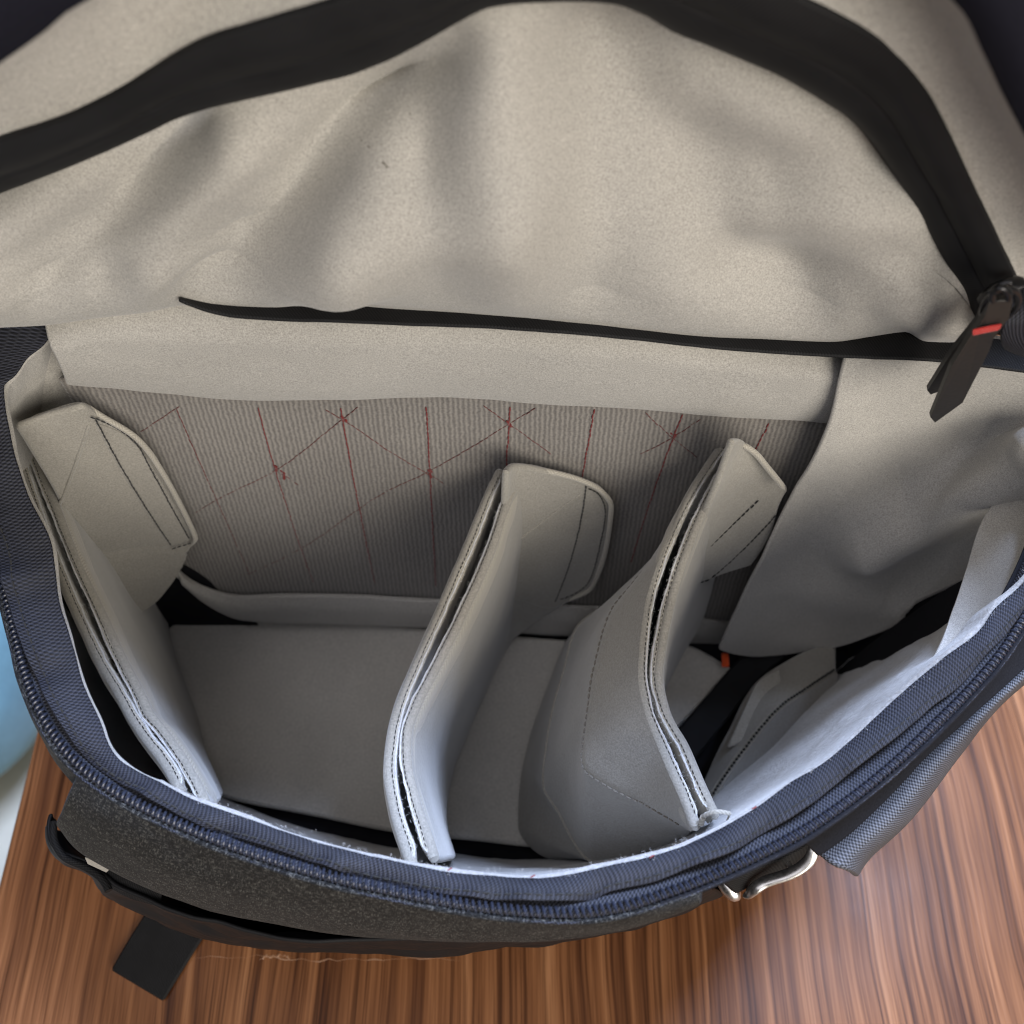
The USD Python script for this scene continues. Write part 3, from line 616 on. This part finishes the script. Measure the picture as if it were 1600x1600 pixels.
LB_ = [(x, y - (9 if 280 < x < 1430 else 0)) for x, y in LB_]
lid_col = []
for k, (b, t_) in enumerate(zip(LB_, LT_)):
    lid_col.append((b, t_))
s_rows = [(-0.05, 0.262), (0.0, 0.250), (0.11, 0.2455), (0.28, 0.2475), (0.5, 0.252), (0.75, 0.255), (1.0, 0.260)]
rows = []
for s, y in s_rows:
    rows.append([Y(b[0] + (t_[0] - b[0]) * s, b[1] + (t_[1] - b[1]) * s - (6 if s < 0 else 0), y) for b, t_ in lid_col])
lid = obj('lid_lining', sheet(rows, 200, 110, 0.0025, 0.0024, 11, 21, fold=crease_fold(folds, True)), 'lining', bag, label='beige grey lining of the open lid with soft diagonal folds')
LIDG = LAST['G']
for pts, r in (([(505, 197), (520, 192), (540, 183)], .00022), ([(560, 214), (572, 224), (580, 232)], .0005), ([(598, 252), (606, 262)], .0006), ([(311, 322), (314, 331)], .0005), ([(640, 176), (643, 180)], .0004), ([(1012, 438), (1016, 441)], .0004)):
    obj('scuff', tube(on(LIDG, pts, 0.0013, 20), r * (0.15 + noise(np.stack([np.arange(20) * .6, np.zeros(20), np.zeros(20)], 1), len(used))), 6, flat=0.4), 'thread_grey', bag)
BOT = [(-110, 262), (0, 215), (100, 180), (200, 130), (260, 92), (320, 60), (400, 35), (520, 0), (650, -42), (800, -85), (950, -92), (1100, -70), (1190, -36), (1265, 0), (1320, 26), (1364, 52), (1405, 88), (1440, 132), (1480, 205), (1520, 290), (1555, 362), (1592, 440)]
IN_ = [(p[0] - 0, p[1]) for p in LT_[:-1]] + [(1530, 492)]
bi = Ys(IN_, 0.2575); bo = Ys(BOT, 0.236)
bm = [a * .5 + b * .5 + np.array([0, -0.004, 0.0]) for a, b in zip(curve(bi, 40), curve(bo, 40))]
def groove(G):
    v = np.linspace(0, 1, G.shape[0])[:, None]; n = toward_camera(G, normals(G))
    h = 0.0022 * np.exp(-((v - 0.30) / 0.22) ** 2) + 0.0022 * np.exp(-((v - 0.82) / 0.2) ** 2) - 0.0022 * np.exp(-((v - 0.56) / 0.022) ** 2)
    return G + n * (h + 0 * G[..., 0])[..., None]
obj('lid_zip_band', sheet([curve(bi, 40), bm, curve(bo, 40)], 220, 60, 0.003, 0.0010, 30, 8, fold=groove), 'tape_black', bag)
GO = [(-110, 150), (0, 78), (60, 36), (112, -4), (200, -50), (300, -85), (500, -120), (800, -150), (1100, -140), (1350, -90), (1450, -50), (1512, 4), (1532, 45), (1566, 118), (1602, 185), (1660, 280), (1720, 400)]
gi = curve(Ys(BOT + [(1640, 520)], 0.2365), 60); go = curve(Ys(GO, [0.205, 0.208, 0.210, 0.212, 0.220, 0.228, 0.234, 0.236, 0.234, 0.226, 0.216, 0.210, 0.210, 0.210, 0.210, 0.210, 0.210]), 60)
gm = [a * .5 + b * .5 + np.array([0, 0.008, 0.006]) for a, b in zip(gi, go)]
obj('lid_gusset', sheet([gi, gm, go], 160, 36, 0.0025, 0.003, 14, 4), 'lining', bag)
eo = go + np.stack([np.linspace(-0.014, 0.014, 60), np.full(60, -0.004), np.full(60, 0.006)], 1) + np.stack([np.zeros(60), np.zeros(60), 0.012 * np.abs(np.linspace(-1, 1, 60))], 1)
obj('lid_edge', sheet([go + np.array([0, -0.002, 0]), (go + eo) / 2 + np.array([0, -0.004, 0]), eo], 120, 14, 0.003, 0.001, 20), 'navy_cloth', bag)
obj('lid_side_gusset', sheet([[np.array([-.206, .256, z]) for z in (.30, .36, .41, .45)], [np.array([-.213, .235, z]) for z in (.30, .36, .41, .455)], [np.array([-.216, .212, z]) for z in (.31, .36, .41, .46)]], 30, 16, 0.0025, 0.002, 25), 'lining', bag)
obj('lid_side_gusset', sheet([[np.array([.218, .256, z]) for z in (.30, .36, .41, .45)], [np.array([.226, .240, z]) for z in (.30, .36, .41, .455)], [np.array([.230, .226, z]) for z in (.31, .36, .41, .46)]], 30, 16, 0.0025, 0.002, 25), 'lining', bag)
# back of the lid, shell cloth
bsh = [[np.array([x, 0.278 + 0.004 * math.cos(x * 8), z]) for x in np.linspace(-0.215 + 0.25 * max(0, z - .36), 0.225 - 0.25 * max(0, z - .36), 12)] for z in (0.275, 0.33, 0.37, 0.41, 0.44)]
bsh.append([p + np.array([0, -0.022, 0.012]) for p in bsh[-1]])
obj('lid_shell', sheet(bsh, 60, 30, 0.002, 0.002, 20, 4), 'shell', bag)
# hinge webbing between lid and back wall
HB = [(282, 470), (330, 487), (365, 494), (430, 498), (500, 501), (600, 505), (700, 508), (800, 513), (900, 520), (1000, 530), (1130, 544), (1230, 551), (1325, 557), (1450, 562), (1600, 580), (1720, 596)]
HT = [(p[0], p[1] - 42 + (26 if p[0] < 300 else 0)) for p in HB]
obj('hinge_webbing', sheet([Ys(HT, 0.262), Ys(HB, 0.2485)], 140, 10, 0.0014, 0.0006, 60, 5), 'tape_black', bag)
# dark shell cloth at the lid's right corner behind the zip pull
obj('shell_corner', sheet([Ys([(1590, 455), (1640, 440), (1700, 450)], 0.236), Ys([(1572, 500), (1620, 500), (1700, 500)], 0.226), Ys([(1590, 545), (1640, 560), (1700, 570)], 0.240)], 24, 16, 0.002, 0.001, 60), 'tape', bag)

# zip slider with ring and two leather tabs
pull = obj('zip_slider', join([tube(curve(Ys([(1532, 470), (1560, 452), (1600, 440)], 0.228), 12), [.0022, .003, .0034, .0034, .0034, .0034, .0034, .0034, .0034, .0034, .003, .002], 10, True, 0.6),
                               tube(curve(Ys([(1545, 462), (1560, 446), (1580, 440)], 0.222), 12), 0.0012, 8)]), 'black_metal', bag)
ra = np.linspace(0, 2 * math.pi, 41)
ringp = [(1563 + 29 * math.cos(a) + 5 * math.sin(a), 477 - 25 * math.sin(a) - 6 * math.cos(a)) for a in ra]
obj('ring', tube(np.array(Ys(ringp, [0.2205 - 0.0035 * math.sin(a) for a in ra])), 0.00095, 10), 'black_metal', pull)
obj('slider_bridge', tube(curve(Ys([(1552, 470), (1553, 456), (1564, 450), (1574, 455), (1576, 468)], 0.2150), 24), 0.0011, 10), 'black_metal', pull)
def tab(cl, w, ys, name, tip=0.014):
    rowsL, rowsR = [], []
    for i, (p, q, y) in enumerate(zip(cl, w, ys)):
        a, b = cl[max(i - 1, 0)], cl[min(i + 1, len(cl) - 1)]
        d = np.array([b[0] - a[0], b[1] - a[1]], float); d /= np.hypot(*d); nrm = np.array([-d[1], d[0]])
        l, r = np.array(p) + nrm * q[0], np.array(p) - nrm * q[1]
        rowsL.append(Y(l[0], l[1], y)); rowsR.append(Y(r[0], r[1], y))
    return obj(name, thicken(lattice([rowsL, [a * .5 + b * .5 for a, b in zip(rowsL, rowsR)], rowsR], 40, 10, False), 0.0022), 'leather', pull)
obj('leather_tab', plate([(1536, 488), (1553, 484), (1548, 520), (1512, 556), (1476, 609), (1454, 617), (1449, 611), (1486, 552), (1520, 510)], lambda b: 0.2245 + (b - 484) * 0.00007, 0.0022), 'leather', pull, smooth=False)
ft = obj('leather_tab', plate([(1545, 474), (1562, 470), (1583, 470), (1577, 496), (1552, 530), (1546, 548), (1504, 630), (1461, 661), (1454, 653), (1487, 572), (1517, 524), (1538, 496)], lambda b: 0.2165 + max(0, b - 520) * 0.00004, 0.0024), 'leather', pull, smooth=False)
rs = []
for k in range(9):
    o = (k - 4) * 1.0
    rs.append(tube(curve(Ys([(1520 - o * .5 + rng.normal(0, 1.2), 519 + o), (1540, 515 + o * .9), (1562 - o * .6 + rng.normal(0, 1), 511 + o)], 0.2158), 8), 0.00035, 5))
obj('red_stitching', join(rs), 'tag_red', pull)

# ================================================================== DIVIDERS
def edge_stitch(parent, path, mat='thread_black', r=0.00019, pitch=0.0022, dash=0.0015):
    return obj('stitching', dashed(path, pitch, dash, r, 0.00006), mat, parent)

def divider_leaf(name, top, bottom, parent, bow=(0, 0, 0), t=0.0042, nu=70, nv=34, amp=0.0009, seed=0, mat='lining_smooth', mids=None, smooth=True):
    a, b = curve(top, 40), curve(bottom, 40)
    if mids is None:
        rows_ = [a, a * .9 + b * .1 + np.array(bow) * .6, a * .6 + b * .4 + np.array(bow), b]
    else:
        rows_ = [a] + [curve(x, 40) for x in mids] + [b]
    return obj(name, sheet(rows_, nu, nv, t, amp * 1.7, 20, seed, smooth), mat, parent)

def top_strip(name, top, w, parent, side, depth=0.012):
    """folded cloth along the upper edge of a leaf: outer side rolls down, inner side ends in a raw edge at the split"""
    c = curve(top, 110); T = np.gradient(c, axis=0); T /= np.linalg.norm(T, axis=1, keepdims=True)
    S = np.cross(T, [0, 0, 1.0]); S /= np.linalg.norm(S, axis=1, keepdims=True); S = S * side        # S: towards the split
    wob = (noise(np.stack([np.arange(110) * 0.45, np.full(110, w * 900), np.zeros(110)], 1), int(abs(c[0, 0]) * 9999) % 97) - 0.5)[:, None]
    w = w * np.clip(np.minimum(np.arange(110), np.arange(110)[::-1]) / 3.0, 0.25, 1)[:, None]
    Zv = np.array([0, 0, 1.0])
    prof = [(0.86, -depth), (0.9, -0.0010), (0.96, 0.0006), (0.45, 0.0011), (-0.15, 0.0006), (-0.65, -0.0012), (-1.0, -0.0042), (-1.12, -depth)]
    G = np.stack([c + S * (w * a + wob * 0.0006 * (a > 0.8)) + Zv * b for a, b in prof])
    G = lattice(list(G), 110, 20); G = wrinkle(G, 0.0005, 70, 5)
    o = obj(name, thicken(G, 0.0009), 'twill', parent)
    raw = c + S * (w * 0.90 + wob * 0.0006) + Zv * 0.0009
    obj('raw_edge', tube(raw[1:-1], 0.00028 + 0.00028 * noise(np.stack([np.arange(108) * 1.7, np.zeros(108), np.zeros(108)], 1), 3), 6), 'fuzz', o)
    edge_stitch(o, curve(c + S * w * 0.5 + Zv * 0.0019, 200)[4:-4])
    return o, raw

def offs(pts, dx, dy): return [(p[0] + dx, p[1] + dy) for p in pts]
# --- centre divider
d2 = thing('divider', 'pale grey folding divider in the middle of the bag, standing upright', 'divider', Z(720, 1160, 0.022), 'folding dividers inside the bag')
D2L = [(783, 738), (770, 765), (738, 845), (690, 955), (650, 1045), (625, 1110), (616, 1150), (611, 1195), (620, 1262), (637, 1318), (648, 1350)]
D2R = [(808, 735), (793, 765), (765, 850), (715, 965), (672, 1050), (642, 1110), (630, 1150), (630, 1185), (645, 1255), (662, 1310), (670, 1340)]
zt = 0.203
D2Lp = Zs(offs(D2L, -3, 0), zt); D2Rp = Zs(offs(D2R, 6, 0), zt)
def drop(pts, z, dx=0, dy=0): return [np.array([p[0] + dx, p[1] + dy, z]) for p in curve(pts, 40)]
b2l = Zs([(778, 985), (735, 1060), (700, 1140), (672, 1220), (660, 1290), (676, 1335)], 0.026)
divider_leaf('left_leaf', D2Lp, b2l, d2, (-0.002, 0, 0), seed=31)
b2r = Zs([(802, 985), (762, 1060), (728, 1140), (700, 1220), (690, 1290), (700, 1335)], 0.026)
divider_leaf('right_leaf', D2Rp, b2r, d2, (0.004, 0, 0), seed=32)
_, lc = top_strip('edge_binding', D2Lp, 0.0026, d2, -1)
_, rc = top_strip('edge_binding', D2Rp, 0.0026, d2, 1)
fl0 = Ys([(790, 738), (806, 728), (850, 735), (912, 752), (940, 768), (955, 792)], [0.242, 0.250, 0.2545, 0.257, 0.258, 0.2585])
fl1 = Ys([(785, 850), (800, 845), (835, 840), (885, 838), (922, 845), (945, 850)], [0.236, 0.246, 0.2515, 0.2545, 0.257, 0.258])
fl2 = Ys([(775, 925), (790, 930), (818, 935), (866, 944), (895, 930), (926, 916)], [0.232, 0.242, 0.248, 0.252, 0.256, 0.258])
fl3 = Ys([(768, 985), (775, 990), (790, 995), (800, 996), (815, 985), (840, 960)], [0.228, 0.236, 0.242, 0.247, 0.250, 0.255])
obj('end_flap', sheet([fl0, fl1, fl2], 60, 40, 0.0032, 0.0009, 40, 3), 'lining_smooth', d2)
FL = LAST['G']
obj('end_gusset', sheet([fl2, fl3], 40, 16, 0.0026, 0.0008, 40, 9), 'lining_smooth', d2)
obj('flap_edge', tube(curve(Ys([(808, 728), (850, 735), (912, 752), (940, 768), (955, 792), (950, 840), (926, 916), (868, 944)], 0.2545), 60), 0.0013 * np.clip(np.minimum(np.arange(60), np.arange(60)[::-1]) / 4, 0.02, 1), 8), 'twill', d2)
for pts in ([(916, 760), (904, 830), (866, 944)], [(920, 764), (938, 776), (946, 800), (938, 850), (918, 912), (870, 938)]):
    edge_stitch(d2, on(FL, pts, 0.0042), r=0.0004, pitch=0.003, dash=0.0024)
for pts in ([(908, 770), (860, 805), (800, 850)],):
    obj('crease_ridge', tube(on(FL, pts, 0.0022, 30), np.r_[0.0004, np.full(28, 0.0012), 0.0004], 8, True, 0.7), 'lining_smooth', d2)

# --- right divider
d3 = thing('divider', 'curved grey folding divider at right with its edges spread open and a padded front corner', 'divider', Z(960, 1200, 0.022), 'folding dividers inside the bag')
D3L = [(1136, 692), (1118, 716), (1080, 775), (1040, 860), (1014, 945), (1005, 1020), (1004, 1060), (1012, 1105), (1040, 1175), (1072, 1245), (1088, 1290)]
D3R = [(1152, 695), (1132, 730), (1098, 790), (1066, 865), (1040, 945), (1026, 1015), (1022, 1060), (1034, 1110), (1064, 1165), (1090, 1225), (1112, 1272)]
D3Lp = Zs(offs(D3L, -2, 0), [0.212] * 4 + [0.206] * 4 + [0.203] * 3); D3Rp = Zs(offs(D3R, 4, 0), [0.212] * 4 + [0.206] * 4 + [0.203] * 3)
m1 = Zs([(1120, 760), (1060, 835), (1000, 910), (960, 960), (938, 1030), (924, 1110), (913, 1190), (950, 1222), (1010, 1252), (1080, 1290)], [0.19, .187, .183, .180, .178, .174, .170, .172, .176, .188])
m2 = Zs([(1080, 850), (1010, 905), (950, 950), (905, 985), (885, 1050), (866, 1130), (855, 1222), (880, 1268), (930, 1340), (1075, 1300)], [0.13, .12, .11, .100, .092, .085, .078, .078, .084, .14])
m3 = Zs([(1060, 930), (1000, 950), (930, 975), (893, 1000), (866, 1060), (835, 1150), (818, 1240), (816, 1290), (860, 1335), (990, 1340)], 0.026)
divider_leaf('left_leaf', D3Lp, m3, d3, seed=41, nu=110, nv=60, amp=0.0009, mids=[m1, m2], smooth=False)
DL = LAST['G']
b3r = Zs([(1085, 985), (1045, 1050), (1025, 1100), (1010, 1150), (1010, 1200), (1050, 1280)], 0.026)
divider_leaf('right_leaf', D3Rp, b3r, d3, (0.003, 0, 0), seed=42)
_, lc3 = top_strip('edge_binding', D3Lp, 0.0022, d3, -1, 0.007)
_, rc3 = top_strip('edge_binding', D3Rp, 0.0026, d3, 1)
DN = toward_camera(DL, normals(DL))
def seam(row, a, b, lift):
    c = curve(row, 40); k = int(np.argmin([np.linalg.norm(curve(g, 40) - c, axis=1).mean() for g in DL]))
    return (DL + DN * lift)[k, a:b]
edge_stitch(d3, curve(seam(m1, 30, 108, 0.0024), 160), 'thread_grey', 0.00045, 0.003, 0.0022)
obj('seam_cord', tube(curve(seam(m2, 22, 92, 0.0022), 120), 0.0009, 7), 'lining_smooth', d3)
# cloth seen down between the two edges
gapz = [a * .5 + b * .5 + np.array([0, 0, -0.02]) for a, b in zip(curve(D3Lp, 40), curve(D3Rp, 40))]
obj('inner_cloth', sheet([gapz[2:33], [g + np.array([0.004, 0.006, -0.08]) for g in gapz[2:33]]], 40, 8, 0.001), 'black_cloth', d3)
e0 = Ys([(1142, 690), (1160, 694), (1190, 722), (1226, 764)], [0.236, 0.245, 0.249, 0.252])
e1 = Ys([(1105, 790), (1130, 795), (1165, 785), (1212, 790)], [0.230, 0.240, 0.246, 0.250])
e2 = Ys([(1075, 880), (1100, 870), (1145, 850), (1200, 832)], [0.224, 0.235, 0.243, 0.249])
e3 = Ys([(1050, 960), (1064, 922), (1110, 900), (1170, 880)], [0.220, 0.232, 0.240, 0.247])
obj('end_flap', sheet([e0, e1, e2, e3], 50, 40, 0.0030, 0.0008, 40, 3), 'lining_smooth', d3)
FL = LAST['G']
obj('flap_edge', tube(curve(Ys([(1152, 691), (1175, 704), (1200, 732), (1227, 766)], 0.2435), 40), 0.0014 * np.clip(np.minimum(np.arange(40), np.arange(40)[::-1]) / 4, 0.02, 1), 8), 'twill', d3)
for pts in ([(1185, 782), (1140, 825), (1072, 890)], [(1212, 806), (1160, 860), (1108, 906)], [(1108, 906), (1064, 920)]):
    edge_stitch(d3, on(FL, pts, 0.0042), r=0.00042, pitch=0.003, dash=0.0024)
obj('loose_thread', tube(curve([D3Lp[-1] + np.array([0.002, 0.0, 0.002]), *Zs([(1100, 1275), (1122, 1268), (1140, 1272), (1136, 1282)], [0.210, 0.216, 0.214, 0.208])], 30), [0.0012] * 6 + [0.0009] * 16 + [0.0004] * 8, 6), 'twill', d3)

# --- left divider
d1 = thing('divider', 'grey folding divider leaning against the left wall of the bag', 'divider', Z(300, 1130, 0.022), 'folding dividers inside the bag')
D1L = [(28, 690), (42, 738), (66, 810), (92, 880), (128, 965), (165, 1042), (197, 1095), (212, 1122), (232, 1152), (262, 1190), (288, 1238)]
D1R = [(42, 688), (60, 738), (90, 812), (118, 880), (152, 955), (187, 1035), (216, 1092), (226, 1116), (248, 1140), (285, 1192), (318, 1256)]
D1Lp = Zs(offs(D1L, -4, 0), 0.203); D1Rp = Zs(offs(D1R, 5, 0), 0.203)
b1l = Zs([(238, 945), (250, 1000), (262, 1050), (280, 1110), (300, 1170), (325, 1230)], 0.026)
b1r = Zs([(255, 945), (262, 1000), (275, 1050), (296, 1110), (318, 1180), (340, 1236)], 0.026)
divider_leaf('left_leaf', D1Lp, b1l, d1, (-0.002, 0, 0), seed=51)
divider_leaf('right_leaf', D1Rp, b1r, d1, (0.002, 0, 0), seed=52)
_, lc1 = top_strip('edge_binding', D1Lp, 0.0026, d1, -1)
_, rc1 = top_strip('edge_binding', D1Rp, 0.0026, d1, 1)
g0 = Ys([(30, 664), (70, 650), (126, 634), (160, 652), (216, 688), (238, 715)], [0.2455, 0.248, 0.251, 0.255, 0.258, 0.259])
g1 = Ys([(76, 742), (104, 742), (140, 735), (185, 742), (238, 752), (268, 765)], [0.2435, 0.246, 0.249, 0.253, 0.2565, 0.258])
g2 = Ys([(124, 855), (150, 860), (190, 855), (225, 850), (270, 852), (304, 838)], [0.238, 0.242, 0.247, 0.251, 0.2555, 0.258])
obj('end_flap', sheet([g0, g1, g2], 60, 40, 0.0032, 0.0008, 40, 3), 'lining_smooth', d1)
FL = LAST['G']
g3 = Ys([(150, 960), (180, 962), (215, 955), (240, 940), (262, 915), (285, 878)], [0.218, 0.228, 0.236, 0.243, 0.249, 0.254])
obj('end_gusset', sheet([g2, g3], 40, 16, 0.0026, 0.0012, 40, 9), 'lining_smooth', d1)
obj('flap_edge', tube(curve(Ys([(28, 662), (70, 648), (126, 633), (160, 651), (216, 687), (240, 716), (272, 770), (305, 838), (296, 856)], 0.2535), 60), 0.0013 * np.clip(np.minimum(np.arange(60), np.arange(60)[::-1]) / 4, 0.02, 1), 8), 'twill', d1)
fp = [on(FL, q, 0.0026, 24) for q in ([(150, 662), (185, 674), (216, 698), (234, 730)], [(190, 734), (222, 742), (248, 752), (262, 772)], [(228, 798), (256, 804), (276, 808), (288, 812)], [(266, 850), (278, 849), (288, 846), (296, 842)])]
obj('flap_panel', sheet(fp, 20, 24, 0.0014), 'lining_smooth', d1)
for pts in ([(150, 656), (200, 748), (270, 856)], [(142, 652), (180, 668), (218, 700), (232, 726), (298, 846)], [(268, 858), (300, 848)]):
    edge_stitch(d1, on(FL, pts, 0.0052), r=0.0004, pitch=0.003, dash=0.0024)
obj('crease_ridge', tube(on(FL, [(140, 660), (120, 720), (92, 790)], 0.0022, 30), np.r_[0.0004, np.full(28, 0.0012), 0.0004], 8, True, 0.7), 'lining_smooth', d1)

# --- folded divider lying at the right end of the floor
d4 = thing('divider', 'grey divider folded flat on the bag floor at right', 'divider', Z(1200, 1130, 0.022), 'folding dividers inside the bag')
q0 = Zs([(1098, 1240), (1140, 1150), (1186, 1072), (1240, 1032), (1302, 1008)], [0.03, 0.04, 0.045, 0.045, 0.04])
q1 = Zs([(1112, 1244), (1165, 1168), (1216, 1108), (1256, 1080), (1302, 1050)], [0.045, 0.060, 0.066, 0.062, 0.05])
q2 = Zs([(1132, 1240), (1192, 1182), (1242, 1130), (1282, 1096), (1305, 1080)], [0.03, 0.038, 0.04, 0.038, 0.035])
obj('upper_leaf', sheet([q0, q1], 40, 20, 0.004, 0.0012, 30, 4), 'lining_smooth', d4)
obj('lower_leaf', sheet([q1, q2], 40, 20, 0.004, 0.0012, 30, 6), 'lining_smooth', d4)
edge_stitch(d4, curve([p + np.array([0, 0, 0.004]) for p in q1], 60), r=0.0008)
obj('side_leaf', sheet([Zs([(1180, 1072), (1216, 1050), (1222, 1100)], 0.054), Zs([(1140, 1165), (1185, 1140), (1205, 1110)], 0.056)], 20, 12, 0.003), 'lining_smooth', d4)

# black strap and its orange thread tag on the floor
strap = thing('floor_strap', 'black strap lying diagonally across the bag floor beside the right divider', 'strap', Z(1120, 1090, 0.024))
obj('webbing', sheet([Zs([(1030, 1180), (1090, 1110), (1150, 1040), (1185, 1005)], 0.029), Zs([(1060, 1212), (1112, 1150), (1180, 1065), (1230, 1020)], 0.029)], 40, 10, 0.003, 0.0008, 40), 'tape_black', strap)
obj('thread_tag', sheet([Zs([(1129, 1022), (1137, 1022)], 0.036), Zs([(1129, 1041), (1138, 1041)], 0.036)], 5, 5, 0.0012), 'tag_orange', strap)

for px, py in ((702, 1358), (832, 1369), (1018, 1338), (1178, 1262)):
    obj('stitch_tick', tube(np.array([Z(px - 3, py + 2, rimz(px, py) + 0.0046), Z(px + 4, py - 2, rimz(px, py) + 0.0046)]), 0.00022, 5), 'thread_red', bag)
# ------------------------------------------------------------------ loose fibres
bi_c = curve(BI, 900)[200:]
idx = rng.integers(100, len(bi_c), 1500)
inw = np.stack([cen[0] - bi_c[idx, 0], cen[1] - bi_c[idx, 1], np.zeros(len(idx))], 1); inw /= np.linalg.norm(inw, axis=1, keepdims=True)
fibres('lint', bi_c[idx] + rng.normal(0, 0.0009, (len(idx), 3)) + inw * 0.001, inw * 0.8 + np.array([0, 0, 0.3]), 0.0010, 0.00005, 'fuzz', bag, 2.0)
for dv, cs in ((d2, (lc, rc)), (d3, (lc3, rc3)), (d1, (lc1, rc1))):
    c = np.vstack([np.asarray(x) for x in cs]); idx = rng.integers(0, len(c), 2200)
    fibres('lint', c[idx] + rng.normal(0, 0.0004, (len(idx), 3)), rng.normal(0, 0.6, (len(idx), 3)) + np.array([0, 0, 0.5]), 0.0011, 0.00007, 'fuzz', dv, 0.9)
